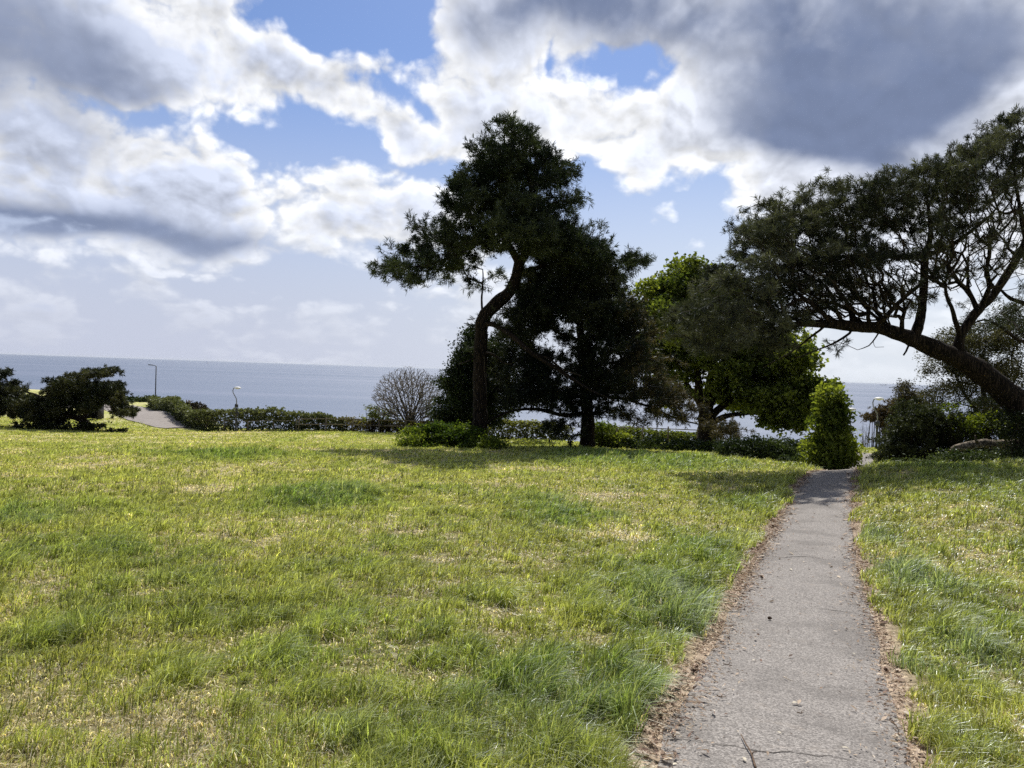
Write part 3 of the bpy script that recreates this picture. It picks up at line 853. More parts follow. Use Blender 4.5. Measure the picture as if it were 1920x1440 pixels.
class Skel:
    def __init__(s):
        s.p = []; s.r = []; s.par = []; s.L = []
    def add(s, p, r, par):
        s.p.append(np.asarray(p, float)); s.r.append(r); s.par.append(par)
        s.L.append(0.0 if par < 0 else s.L[par] + float(np.linalg.norm(s.p[-1] - s.p[par])))
        return len(s.p) - 1
    def limb(s, pts, step=.22, wob=.03, attach=None):
        """pts: rows of x,y,z,radius.  The first row of a later limb joins the nearest node."""
        C = catmull(np.asarray(pts, float), step)
        C[1:-1, :3] += (np.stack([fbm(np.arange(len(C) - 2) * .31 + q * 9 + len(s.p), np.full(len(C) - 2, q * 3.3), 3) for q in range(3)], 1) - .5) * wob * 2
        if len(s.p) == 0:
            par = -1; st = 0
        else:
            A = np.array(s.p); par = int(((A - C[0, :3]) ** 2).sum(1).argmin()); st = 1
        for q in C[st:]:
            par = s.add(q[:3], max(q[3], .004), par)
    def grow(s, T, bf=.25, seg=.35, droop=0.0, tipr=.006, nofirst=None):
        T = np.asarray(T, float)
        n0 = len(s.p)
        A = np.array(s.p); Lr = np.array(s.L)
        lo = 0 if nofirst is None else nofirst
        best = np.full(len(T), 1e9); bp = np.zeros(len(T), int)
        for i in range(0, len(T), 500):
            D = np.sqrt(((T[i:i + 500, None] - A[None, lo:]) ** 2).sum(-1)) + bf * Lr[None, lo:]
            bp[i:i + 500] = D.argmin(1) + lo; best[i:i + 500] = D.min(1)
        alive = np.ones(len(T), bool)
        tips = []
        for _ in range(len(T)):
            i = int(np.where(alive, best, 1e9).argmin())
            alive[i] = False
            par = bp[i]; a = s.p[par]; b = T[i]
            L = np.linalg.norm(b - a)
            k = max(1, int(L / seg))
            dirp = (a - s.p[s.par[par]]) if s.par[par] >= 0 else np.array([0, 0, 1.])
            dirp = dirp / (np.linalg.norm(dirp) + 1e-9) * L
            for q in range(1, k + 1):
                t = q / k
                # leave the parent along its own direction, then bend to the target
                pt = a * (1 - t) + b * t + dirp * .22 * t * (1 - t) * (1 if k > 1 else 0)
                if q < k:
                    pt = pt + rng.normal(0, .05 * L / k + .006, 3); pt[2] -= droop * L * t * (1 - t)
                par = s.add(pt, tipr, par)
                D = np.sqrt(((T - pt) ** 2).sum(1)) + bf * s.L[par]
                m = D < best
                best[m] = D[m]; bp[m] = par
            tips.append((i, par))
        tips = [q for _, q in sorted(tips)]
        s.first_grown = n0
        return tips
    def radii(s, power=2.3, tipr=.006, cap=.12):
        n = len(s.p); acc = np.zeros(n)
        kids = np.zeros(n, int)
        for i in range(n - 1, -1, -1):
            if i >= s.first_grown:
                if acc[i] == 0: acc[i] = tipr ** power
                s.r[i] = min(acc[i] ** (1 / power), cap)
            if s.par[i] >= 0:
                acc[s.par[i]] += acc[i] if i >= s.first_grown else 0
        for i in range(s.first_grown, n):
            s.r[i] = min(s.r[i], s.r[s.par[i]] * .92)
    def chains(s):
        n = len(s.p)
        ch = [[] for _ in range(n)]
        for i in range(n):
            if s.par[i] >= 0: ch[s.par[i]].append(i)
        out = []
        starts = [0]
        seen = []
        stack = [(0, -1)]
        while stack:
            i, pr = stack.pop()
            c = [pr, i] if pr >= 0 else [i]
            while ch[i]:
                k = max(ch[i], key=lambda q: (s.r[q], -q))
                for q in ch[i]:
                    if q != k: stack.append((q, i))
                c.append(k); i = k
            out.append(c)
        return out
    def meshes(s, split=.028, rough=.05):
        big = ([], []); small = ([], []); nb = ns = 0
        for c in s.chains():
            pts = np.array([s.p[i] for i in c]); r = np.array([s.r[i] for i in c])
            if len(c) > 1 and s.par[c[0]] is not None and c[0] != 0 and len(c) > 1:
                r[0] = min(r[0], r[1] * 1.35)
            if len(pts) < 2: continue
            # split where it gets thin
            j = int((r > split).sum()) if r[0] > split else 0
            if j >= 2:
                seg = slice(0, min(j + 1, len(pts)))
                k = 14 if r[0] > .18 else (9 if r[0] > .07 else 6)
                rr = r[seg] * (.86 + .28 * fbm(np.arange(len(r[seg])) * .8 + nb, np.full(len(r[seg]), 3.3), 3))
                V, F, _ = sweep(pts[seg], rr, k, rough if r[0] > .06 else .03)
                big[0].append(V); big[1].append(F + nb); nb += len(V)
                if j + 1 < len(pts):
                    seg = slice(j, len(pts))
                else: continue
            else:
                seg = slice(0, len(pts))
            k = 5 if r[seg][0] > .02 else (4 if r[seg][0] > .01 else 3)
            V, F, _ = sweep(pts[seg], r[seg], k)
            small[0].append(V); small[1].append(F + ns); ns += len(V)
        return big, small

def needles(pos, dirs, n_per, L, W, c_lo, c_hi, spread=1.1, fwd=.55, along=.0, colvar=None):
    """tufts of long needles radiating round each shoot tip"""
    N = len(pos); M = N * n_per
    p = np.repeat(pos, n_per, 0); d = np.repeat(dirs, n_per, 0)
    rd = rng.standard_normal((M, 3)); rd /= np.linalg.norm(rd, axis=1, keepdims=True)
    v = rd * spread + d * fwd * rng.uniform(.4, 1.8, (M, 1)); v /= np.linalg.norm(v, axis=1, keepdims=True)
    ll = L * rng.uniform(.6, 1.25, (M, 1))
    b = p - d * along * rng.random((M, 1)) + rd * .012
    tip = b + v * ll; tip[:, 2] -= ll[:, 0] * .10
    side = np.cross(v, rng.standard_normal((M, 3))); side /= np.linalg.norm(side, axis=1, keepdims=True) + 1e-9
    ww = W * rng.uniform(.6, 1.3, (M, 1))
    V = np.stack([b - side * ww * .3, b + side * ww * .3, b + v * ll * .55 + side * ww * .5, tip, b + v * ll * .55 - side * ww * .5], 1).reshape(-1, 3)
    i = (np.arange(M) * 5)[:, None]
    F = np.concatenate([i + np.array([[0, 1, 2]]), i + np.array([[0, 2, 4]]), i + np.array([[4, 2, 3]])], 0)
    t = np.clip((fbm(pos[:, 0] * 1.1 + pos[:, 1] * .7, pos[:, 2] * 1.3 + pos[:, 1] * .4, 3)[:, None] - .5) * 2.6 + .4 + rng.normal(0, .22, (N, 1)), 0, 1) if colvar is None else np.clip(colvar[:, None] + rng.normal(0, .15, (N, 1)), 0, 1)
    c = np.array(c_lo) * (1 - t) + np.array(c_hi) * t
    c = np.repeat(c, n_per, 0) * rng.uniform(.75, 1.25, (M, 1))
    return V, F, np.repeat(c, 5, 0)

def leaves(pos, n_per, spread, L, W, c_lo, c_hi, droop=.3, colvar=None, up=.35):
    N = len(pos); M = N * n_per
    p = np.repeat(pos, n_per, 0) + rng.normal(0, 1, (M, 3)) * np.array([spread, spread, spread * .7])
    a = rng.standard_normal((M, 3)); a[:, 2] = a[:, 2] * .5 - droop; a /= np.linalg.norm(a, axis=1, keepdims=True)
    nn = rng.standard_normal((M, 3)) * .8; nn[:, 2] += up * 2
    s = np.cross(a, nn); s /= np.linalg.norm(s, axis=1, keepdims=True) + 1e-9
    nn = np.cross(s, a)
    ll = L * rng.uniform(.55, 1.25, (M, 1)); ww = W * rng.uniform(.6, 1.2, (M, 1))
    base = p - a * ll * .5
    m1 = base + a * ll * .45 + s * ww * .5 + nn * ww * .16
    m2 = base + a * ll * .45 - s * ww * .5 + nn * ww * .16
    tip = base + a * ll - nn * ll * .12
    V = np.stack([base, m1, tip, m2], 1).reshape(-1, 3)
    i = (np.arange(M) * 4)[:, None]
    F = np.concatenate([i + np.array([[0, 1, 2]]), i + np.array([[0, 2, 3]])], 0)
    t = np.clip((fbm(pos[:, 0] * 1.3 + pos[:, 1] * .6, pos[:, 2] * 1.5 + pos[:, 1] * .5, 3)[:, None] - .5) * 2.4 + .45 + rng.normal(0, .22, (N, 1)), 0, 1) if colvar is None else np.clip(colvar[:, None] + rng.normal(0, .12, (N, 1)), 0, 1)
    c = np.array(c_lo) * (1 - t) + np.array(c_hi) * t
    c = np.repeat(c, n_per, 0) * rng.uniform(.7, 1.3, (M, 1))
    return V, F, np.repeat(c, 4, 0)

def cat(parts):
    V = []; F = []; C = []; n = 0
    for v, f, c in parts:
        V.append(v); F.append(f + n); C.append(c); n += len(v)
    return np.concatenate(V), np.concatenate(F), np.concatenate(C)

def limbs_px(limbs, Y):
    out = []
    for l in limbs:
        out.append([(*P(q[0], q[1], Y + q[2]), q[3]) for q in l])
    return out

def tree(name, label, cat_, Y, limbs, pads, ntips, deep=1.2, bf=.25, split=.03, tipr=.007, seg=.35, power=2.3, cap=.1,
         bark=None, twig=None, shell=.5, group=None, foliage=None, fol_mat=None, droop=0.0, extra_tufts=2, nofirst=None, base=None, shootfill=1.0, clump=10, cr=.35, bare=None, nbare=0):
    W = pads_to_world(pads, Y, deep)
    L = limbs_px(limbs, Y)
    b = L[0][0]
    root = empty(name, (b[0], b[1], b[2]) if base is None else base, label, cat_, group)
    sk = Skel()
    for l in L: sk.limb(l)
    T = sample_pads(W, ntips, shell, clump=clump, cr=cr)
    if bare: T = np.concatenate([T, sample_pads(pads_to_world(bare, Y, deep * .8), nbare, .2)])
    nf = None
    if nofirst is not None: nf = min(nofirst, len(sk.p) - 2)
    tips = sk.grow(T, bf, seg, droop, nofirst=nf)
    sk.radii(power, tipr, cap)
    big, small = sk.meshes(split)
    if big[0]: mesh_obj('trunk', np.concatenate(big[0]), np.concatenate(big[1]), bark or M_BARK, root, smooth=True)
    if small[0]: mesh_obj('branches', np.concatenate(small[0]), np.concatenate(small[1]), twig or M_TWIG, root, smooth=True)
    Pn = np.array(sk.p); par = np.array(sk.par)
    tips = np.array(tips[:ntips])
    tp = Pn[tips]; dr = tp - Pn[par[tips]]; dr /= np.linalg.norm(dr, axis=1, keepdims=True) + 1e-9
    pos = [tp]; dd = [dr]
    r = np.array(sk.r)
    for q in range(extra_tufts):
        a = tips[rng.random(len(tips)) < shootfill]
        t = rng.uniform(.15, .95, (len(a), 1))
        off = rng.normal(0, .10 + .02 * q, (len(a), 3))
        pos.append(Pn[a] * t + Pn[par[a]] * (1 - t) + off); x = dr[np.isin(tips, a)]; dd.append(x + rng.normal(0, .5, x.shape))
    pos = np.concatenate(pos); dd = np.concatenate(dd); dd[:, 2] += .35; dd /= np.linalg.norm(dd, axis=1, keepdims=True) + 1e-9
    if foliage:
        v, f, c = foliage(pos, dd)
        mesh_obj('crown', v, f, fol_mat or M_NEEDLE, root, tint=c)
    return root

# ------------------------------------------------------------------ the trees
YA = 33.0
A_LIMBS = [
 [(900,850,0,.42),(899,818,0,.34),(900,740,0,.30),(901,650,0,.29),(907,598,0,.28),(930,570,0,.27),(955,548,.1,.25),(968,520,.2,.24),(974,492,.2,.22)],
 [(974,492,.2,.20),(960,470,.1,.15),(945,440,0,.13),(938,400,0,.11),(940,340,0,.08),(944,290,0,.05),(946,250,0,.025)],
 [(974,492,.2,.20),(990,470,.3,.17),(1000,440,.4,.14),(1000,390,.4,.10),(990,330,.3,.06),(980,280,.3,.03)],
 [(970,515,.2,.17),(1000,505,.4,.12),(1040,490,.6,.09),(1090,470,.8,.06),(1130,470,.8,.04)],
 [(945,440,0,.10),(900,455,-.2,.08),(850,480,-.3,.06),(790,500,-.3,.045),(730,497,-.2,.03)],
 [(907,610,0,.12),(925,608,-.6,.11),(960,630,-1.3,.10),(1000,665,-1.8,.09),(1050,695,-2.0,.075),(1100,728,-2.2,.05),(1150,750,-2.3,.025)],
 [(1000,665,-1.8,.06),(1030,672,-2,.045),(1050,690,-2.1,.035),(1090,705,-2.3,.02)],
 [(906,600,0,.06),(904,570,.3,.045),(905,540,.3,.04),(905,505,.3,.025)],
 [(902,660,0,.06),(925,665,-.5,.05),(945,680,-.8,.03),(960,682,-1,.015)],
 [(898,668,0,.04),(880,676,-.3,.03),(860,683,-.5,.015)],
 [(903,640,-.3,.035),(907,670,-.42,.03),(910,710,-.42,.02),(913,740,-.42,.012)],
]
A_PADS = [(1072,442,34,24),(1040,470,38,26,.3),(948,262,20,26),(978,268,14,22,.3),(930,300,42,34),(985,305,46,34,.5),(888,292,18,10),(1038,300,16,12),(880,345,36,24,-.5),(940,350,55,40),(1010,350,46,32,.5),(1052,332,22,14,1),(838,378,12,8),(858,388,22,14),
 (1066,382,20,10),(930,395,70,36,-.8),(1000,400,52,28,.5),(795,428,12,8),(832,432,28,18),(870,440,50,26),(950,440,60,30,-1),(1010,445,55,36,-1),(1060,450,42,34),(775,468,34,16),(830,470,45,26,.5),(728,498,26,10),(775,500,45,20),(825,502,38,20),(768,528,28,9),(868,472,28,18),
 (1080,480,40,40,.5),(1104,490,22,24,.5),(1150,490,22,12,.5,1.6),(1186,487,16,7,.5,2.5),(1170,512,18,8,.5,2),(892,525,14,14,0,.25),(885,560,14,8,0,.2),(903,590,14,16,0,.5),(886,640,10,24,0,.4),(878,540,22,6,0,.12),(935,500,24,14,0,.25)]
def fol_pine(n, L, W, lo, hi, spread=1.0, fwd=.7):
    return lambda p, d: needles(p, d, n, L, W, lo, hi, spread, fwd, along=.12)
tree('tall_pine', 'tallest pine, its bare trunk bent in an S above the bramble mound', 'tree', YA, A_LIMBS, A_PADS, 4300,
     deep=2.1, bf=.22, foliage=fol_pine(12, .24, .022, (.016, .026, .015), (.078, .096, .048), spread=.9, fwd=1.0), extra_tufts=3, nofirst=30, tipr=.008, clump=9, cr=.42)

YB = 35.0
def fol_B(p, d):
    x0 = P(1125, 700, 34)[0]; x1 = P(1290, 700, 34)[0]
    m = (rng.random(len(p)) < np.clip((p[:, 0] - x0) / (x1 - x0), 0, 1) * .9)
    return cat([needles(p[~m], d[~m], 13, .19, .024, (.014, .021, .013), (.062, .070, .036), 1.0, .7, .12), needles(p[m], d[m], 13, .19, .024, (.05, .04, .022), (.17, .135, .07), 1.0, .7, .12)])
B_LIMBS = [
 [(1101,856,0,.42),(1101,838,0,.36),(1102,790,0,.30),(1098,740,0,.25),(1092,680,0,.2),(1088,620,0,.15),(1088,560,0,.10),(1092,500,0,.05),(1094,470,0,.025)],
 [(1098,775,0,.12),(1060,778,-.3,.10),(1010,768,-.5,.08),(970,768,-.5,.06),(930,782,-.4,.05),(905,800,-.2,.03)],
 [(1098,740,0,.10),(1150,745,-.5,.07),(1210,760,-.8,.05),(1270,785,-1,.04),(1330,800,-1,.02)],
 [(1094,690,0,.09),(1150,680,-.3,.06),(1200,690,-.4,.03)],
 [(1092,640,0,.09),(1050,625,-.3,.06),(1010,600,-.3,.03)],
]
B_PADS = [(1002,528,24,28,-.3),(988,572,28,24,-.3),(965,602,24,20,-.3),(968,640,32,22,-.2),(1045,475,42,32),(1085,470,44,30),(1104,522,44,40),(1142,572,36,36,-.4),(1000,555,34,34,.3),(1040,520,44,36),(1092,500,48,34),(1045,545,50,38,.3),(1115,552,42,40,-.3),(1005,585,36,28,.3),(1080,600,80,40,0),(1150,600,38,40,-.5),(1180,600,20,30),(1195,640,30,36),(1150,670,60,42,-.8),(970,625,28,30,.4),(985,672,42,22,.3),
 (1085,665,40,20),(975,700,50,26,.3),(1060,715,75,30,0),(960,738,44,20,.2),(1040,748,60,20,0),(1135,735,62,34,-.8),(1200,700,46,34,-.8),(1235,735,40,28,-1),(1265,770,45,20,-1.2),(1325,797,36,14,-1.5),(1200,775,40,16,-1,.7),
 (1050,785,30,10,0,.5),(1035,805,28,12,0,.6),(1065,815,25,14,0,.5),(1025,825,22,9,0,.5),(1130,775,26,10,-.5,.5),(925,800,22,8,0,.35),(900,802,14,6,0,.3),(1225,800,22,8,-1,.3)]
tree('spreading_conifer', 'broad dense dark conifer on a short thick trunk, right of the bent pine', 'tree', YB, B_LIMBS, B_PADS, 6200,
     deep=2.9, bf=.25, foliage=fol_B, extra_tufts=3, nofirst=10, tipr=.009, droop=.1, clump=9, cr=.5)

YC = 37.5
C_LIMBS = [[(872,850,0,.22),(874,800,0,.16),(880,740,0,.12),(885,690,0,.08),(888,640,0,.04),(890,615,0,.02)]]
C_PADS = [(884,640,16,24),(868,668,18,22),(900,680,36,40,.3),(930,660,26,28,.4),(852,720,20,24),(880,730,44,36),(930,720,34,34,.3),(858,765,34,30),(900,778,36,26),(845,795,28,16),(950,765,22,16,.4,.5),(925,790,18,14,.3,.5)]
tree('ivy_clad_tree', 'dark bushy tree close behind the bent pine trunk, beside the bare shrub', 'tree', YC, C_LIMBS, C_PADS, 2000,
     deep=1.2, bf=.2, foliage=lambda p, d: leaves(p, 9, .16, .13, .085, (.014, .024, .012), (.045, .065, .025), droop=.5), fol_mat=M_LEAFDARK, extra_tufts=2, nofirst=2)

# sycamore
YE = 47.0
E_LIMBS = [
 [(1326,850,0,.75),(1326,828,0,.60),(1325,805,0,.52),(1322,780,0,.46)],
 [(1322,780,0,.34),(1312,745,-.2,.26),(1308,700,-.3,.2),(1300,640,-.3,.14),(1285,570,-.2,.07),(1275,520,0,.03)],
 [(1324,785,0,.32),(1328,735,.3,.24),(1334,690,.4,.18),(1345,630,.5,.12),(1340,560,.5,.06)],
 [(1326,790,0,.30),(1350,765,0,.22),(1390,735,-.2,.17),(1420,705,-.3,.12),(1460,685,-.3,.07),(1500,672,-.2,.03)],
 [(1330,800,0,.22),(1355,783,-.5,.17),(1400,775,-.8,.12),(1440,778,-1,.08),(1490,792,-1,.04)],
 [(1316,770,0,.16),(1295,730,.3,.12),(1270,690,.5,.08),(1240,650,.5,.04)],
 [(1326,775,.2,.22),(1345,735,.8,.16),(1375,690,1.2,.11),(1400,640,1.2,.06)],
]
E_PADS = [(1360,725,44,26,.4,.55),(1300,722,32,24,.3,.55),(1385,690,36,24,.5,.7),(1330,690,30,24,.6,.5),(1272,512,26,18),(1295,508,30,18,.3),(1240,540,26,16),(1262,545,36,26,-.3),(1300,545,44,28),(1222,578,20,14),(1250,590,40,26,-.5),(1300,590,50,34),(1345,560,36,36,.5),(1218,622,18,16),(1245,640,38,30,-.4),(1300,640,54,34),(1370,610,40,40,.8),
 (1235,690,26,20,0,.8),(1270,690,34,24,0,.8),(1420,650,50,34,.6),(1470,655,36,26),(1484,672,32,22,-.3),(1415,700,38,24,-.5,.6),(1390,735,20,12,.4,.3),(1460,705,50,32,-.5),(1512,712,28,30,0),(1440,745,44,24,-.6),(1475,748,40,28,-.6),(1510,732,12,18),
 (1482,786,28,13,-.8),(1450,785,30,10,-.6,.8),(1290,660,30,40,.6,.6),(1455,772,34,12,-.8,.8),(1400,768,30,10,-.8,.8),(1350,640,36,24,1.0,.5),(1255,740,20,14,0,.5)]
tree('sycamore', 'green broad-leaved sycamore with many forking limbs, partly behind the arching pine crown', 'tree', YE, E_LIMBS, E_PADS, 4300,
     deep=2.6, bf=.25, foliage=lambda p, d: leaves(p, 7, .22, .27, .23, (.050, .075, .020), (.185, .225, .052), droop=.35), fol_mat=M_LEAF, extra_tufts=2, nofirst=8, tipr=.014, cap=.12, twig=M_TWIG, clump=14, cr=.72, bark=M_BARK, seg=.5)

# small leafy tree beside the path
YF = 25.0
F_LIMBS = [[(1562,885,0,.10),(1562,850,0,.07),(1560,800,0,.05),(1559,760,0,.03),(1558,735,0,.012)]]
F_PADS = [(1558,740,8,16,0,5),(1558,766,14,16,0,3),(1560,786,21,14,0,1.6),(1558,798,30,20),(1538,790,12,12),(1562,826,32,20),(1534,832,15,15),(1558,850,36,18),(1580,842,10,14),(1584,858,8,12),(1527,862,18,13),(1556,870,36,9)]
tree('leafy_sapling', 'small pointed fresh green tree at the left of the path where it drops away', 'tree', YF, F_LIMBS, F_PADS, 640,
     deep=.55, bf=.2, foliage=lambda p, d: leaves(p, 5, .10, .145, .11, (.06, .09, .02), (.24, .29, .06), droop=.55), fol_mat=M_LEAF, extra_tufts=2, nofirst=1, tipr=.005, clump=6, cr=.25, bark=M_BARKG, seg=.2)

# arching pine
YD = 22.5
D_LIMBS = [
 [(1965,905,.6,.52),(1950,855,.6,.47),(1930,795,.5,.42),(1893,742,.4,.38),(1845,703,.3,.33),(1800,674,.2,.28),(1740,648,.1,.24),(1690,628,0,.20),(1640,614,0,.17),(1600,612,-.1,.15),(1560,608,-.2,.13),(1510,606,-.3,.10),(1470,612,-.4,.075),(1420,628,-.5,.05),(1370,640,-.6,.03)],
 [(1795,672,.2,.17),(1800,632,.2,.14),(1825,592,.2,.125),(1860,555,.2,.118),(1892,510,.2,.112),(1920,460,.2,.105),(1945,400,.2,.10),(1950,340,.2,.07),(1940,280,.2,.04)],
 [(1712,638,0,.155),(1722,612,0,.14),(1730,570,.1,.12),(1733,520,.1,.11),(1735,478,.2,.10),(1745,440,.2,.07),(1740,390,.2,.045),(1735,340,.2,.02)],
 [(1735,480,.2,.09),(1690,482,.3,.075),(1630,478,.3,.06),(1570,482,.4,.05),(1520,470,.4,.03),(1470,450,.4,.015)],
 [(1735,480,.2,.08),(1780,462,-.1,.065),(1825,430,-.2,.05),(1865,395,-.2,.03),(1890,350,-.2,.015)],
 [(1640,612,0,.09),(1665,588,-.4,.075),(1700,555,-.5,.06),(1730,530,-.6,.05),(1765,500,-.7,.03),(1800,450,-.8,.015)],
 [(1600,610,-.1,.08),(1590,570,.3,.06),(1560,530,.5,.045),(1530,480,.6,.03),(1510,420,.6,.015)],
 [(1560,606,-.2,.08),(1530,575,-.8,.06),(1490,545,-1,.05),(1450,510,-1.1,.03),(1420,450,-1.1,.015)],
 [(1690,626,0,.06),(1650,600,.6,.05),(1610,560,.9,.04),(1590,500,1,.03),(1600,420,1,.015)],
 [(1510,604,-.3,.06),(1470,590,.3,.05),(1420,560,.5,.035),(1370,550,.6,.02)],
 [(1705,640,0,.035),(1702,652,-.25,.032),(1694,666,-.3,.028)],
 [(1600,618,-.1,.04),(1570,640,-.4,.032),(1535,655,-.6,.022),(1490,672,-.8,.012)],
 [(1545,612,-.2,.04),(1510,640,.3,.03),(1475,665,.4,.02),(1430,690,.5,.01)],
 [(1650,622,0,.025),(1630,648,.3,.018),(1608,656,.4,.01)],
 [(1930,470,.2,.08),(1918,430,-.3,.07),(1912,395,-.4,.06),(1885,400,-.5,.035),(1855,380,-.5,.02)],
 [(1912,395,-.4,.05),(1905,345,-.4,.04),(1900,290,-.4,.02),(1895,240,-.4,.012)],
]
D_PADS = [(1428,405,28,22),(1412,430,22,18),(1478,392,40,24),(1530,385,42,22),(1590,372,42,24),(1640,362,40,24),(1690,352,42,26),(1740,338,40,28),(1785,322,34,26),(1820,285,28,18),(1858,268,34,24),(1895,240,30,26),(1925,240,30,40),(1865,310,46,30),
 (1408,462,24,22),(1460,440,46,32,0,.9),(1530,432,50,32,0,.8),(1600,420,52,32,0,.75),(1670,405,52,32,0,.7),(1740,390,46,34,0,.65),(1800,372,42,34,0,.6),(1860,350,44,34,0,.6),(1915,330,40,40,0,.6),(1370,510,30,22,-.8),(1425,505,44,28),(1490,490,46,28,0,.7),(1560,480,56,26,0,.5),(1640,465,60,26,0,.4),
 (1330,545,34,24,-1.2),(1385,555,46,30,-1.2),(1440,550,40,26,0,.8),(1300,585,26,22,-1.2),(1350,605,46,32,-1.2),(1410,605,44,28,-.8),(1290,620,22,16,-1.4,.7),(1345,645,40,18,-1.2,.8),(1400,648,36,16,0,.6),(1460,610,34,18,0,.5),(1500,560,50,34,0,.4),(1600,540,70,34,0,.32),(1700,450,60,40,0,.45),(1780,430,60,40,0,.45),(1840,470,50,60,0,.3),(1680,550,60,34,0,.22),(1560,500,70,40,0,.4),(1660,500,60,40,0,.35),
 (1580,650,30,6,-.2,.08),(1630,650,18,6,.2,.06),(1480,660,30,10,.2,.1)]
tree('arching_pine', 'large pine whose thick trunk arches in from beyond the right edge high over the path', 'tree', YD, D_LIMBS, D_PADS, 6200,
     deep=2.6, bf=.42, foliage=fol_pine(20, .165, .0135, (.024, .030, .020), (.15, .155, .105), spread=.9, fwd=.9), extra_tufts=1, nofirst=12, tipr=.0078, power=2.35, seg=.25, shootfill=.9, cap=.07, clump=8, cr=.28,
     bare=[(1480,530,80,50,0,1),(1580,520,90,60,0,1.2),(1680,520,80,60,0,1),(1790,470,80,60,0,1),(1450,580,70,30,0,1),(1620,570,80,36,0,1),(1860,430,60,60,0,.7),(1850,520,40,40,0,.4),(1600,650,50,10,0,.1)], nbare=3000)
# its shadow-side neighbour continues outside the frame: more crown beyond the right edge
D2_LIMBS = [[(2070,900,2,.34),(2060,800,2,.3),(2040,690,2,.26),(2010,600,2,.22),(1990,500,2,.16),(1985,400,2,.1),(1990,300,2,.05)],
 [(2020,640,2,.12),(1970,600,1.5,.1),(1930,572,1.2,.085),(1895,560,1,.06),(1870,540,.9,.035),(1850,545,.8,.02)],
 [(1960,595,1.4,.07),(1920,640,1.2,.06),(1880,615,1,.05),(1845,600,.9,.035),(1815,612,.8,.02)]]
D2_PADS = [(1985,300,60,60),(2040,380,70,60),(1975,400,50,50),(2050,480,70,50),(1900,590,34,20,-.8,.5),(1860,600,34,18,-.9,.4),(1860,560,30,14,-.9,.3),(1930,610,30,24,-.8,.5),(1990,540,60,40,0,.4)]
tree('leaning_pine', 'twiggy boughs of another pine reaching in at the right edge above the scrub', 'tree', 24.5, D2_LIMBS, D2_PADS, 1100,
     deep=1.5, bf=.2, foliage=fol_pine(12, .15, .0125, (.032, .042, .026), (.075, .088, .050)), extra_tufts=1, nofirst=14, tipr=.0062, seg=.3)

# wind-swept pines far left
YL = 70.0
L_LIMBS = [
 [(172,815,0,.36),(168,800,0,.32),(150,786,0,.27),(125,778,0,.22),(100,765,.3,.17),(75,745,.4,.15),(50,735,.4,.08)],
 [(158,792,0,.2),(160,765,0,.16),(155,740,0,.15),(160,715,0,.1),(175,700,0,.05)],
 [(160,770,0,.14),(190,755,-.3,.1),(220,755,-.4,.07),(250,768,-.4,.03)],
 [(125,778,0,.14),(115,750,.3,.1),(110,725,.3,.06),(108,705,.3,.03)],
]
L_PADS = [(100,772,34,9),(140,765,34,10),(80,760,30,10),(130,735,34,9),(170,728,44,10),(180,700,22,8),(160,700,12,6),(200,694,10,5),(128,708,18,7),(112,716,10,9),(150,722,34,12),(190,722,32,12),(205,735,26,10),(120,735,26,10),(160,745,44,12),(220,748,24,9),(105,752,28,10),(75,748,22,8),(190,757,40,8),(245,760,14,6),(232,770,20,4),(250,772,14,5),
 (60,765,30,12),(90,775,30,12),(45,755,18,10),(120,770,20,8,0,.5),(70,785,34,10),(100,792,22,6,0,.6),(210,772,10,5,0,.5),(228,776,10,3,0,.5)]
L_PADS = [(p[0], p[1], p[2] * 1.05, p[3] * .72) + tuple(p[4:]) for p in L_PADS]
tree('windswept_pine', 'low wide wind-swept pine with a leaning trunk beside the clifftop road', 'tree', YL, L_LIMBS, L_PADS, 2500,
     deep=2.2, bf=.2, foliage=fol_pine(14, .30, .05, (.026, .034, .018), (.095, .095, .045), spread=.9), extra_tufts=2, nofirst=5, tipr=.012, seg=.5, clump=14, cr=.46)
L2_LIMBS = [[(-14,818,0,.4),(-10,790,0,.32),(0,765,0,.24),(10,745,0,.14),(14,715,0,.05)], [(0,765,0,.16),(25,752,0,.1),(40,750,0,.05)]]
L2_PADS = [(14,697,8,5),(5,705,10,8),(-10,712,20,12),(8,725,14,10),(15,740,24,12),(0,752,34,12),(34,745,12,8),(30,760,16,8),(-30,740,30,20),(20,775,26,8,0,.7)]
tree('windswept_pine', 'small dark pine cut by the left edge of the view, beside the bigger wind-swept pine', 'tree', 71.0, L2_LIMBS, L2_PADS, 1000,
     deep=2.0, bf=.2, foliage=fol_pine(14, .30, .05, (.028, .034, .018), (.095, .095, .045), spread=.9), extra_tufts=2, nofirst=3, tipr=.012, seg=.5, clump=14, cr=.46)

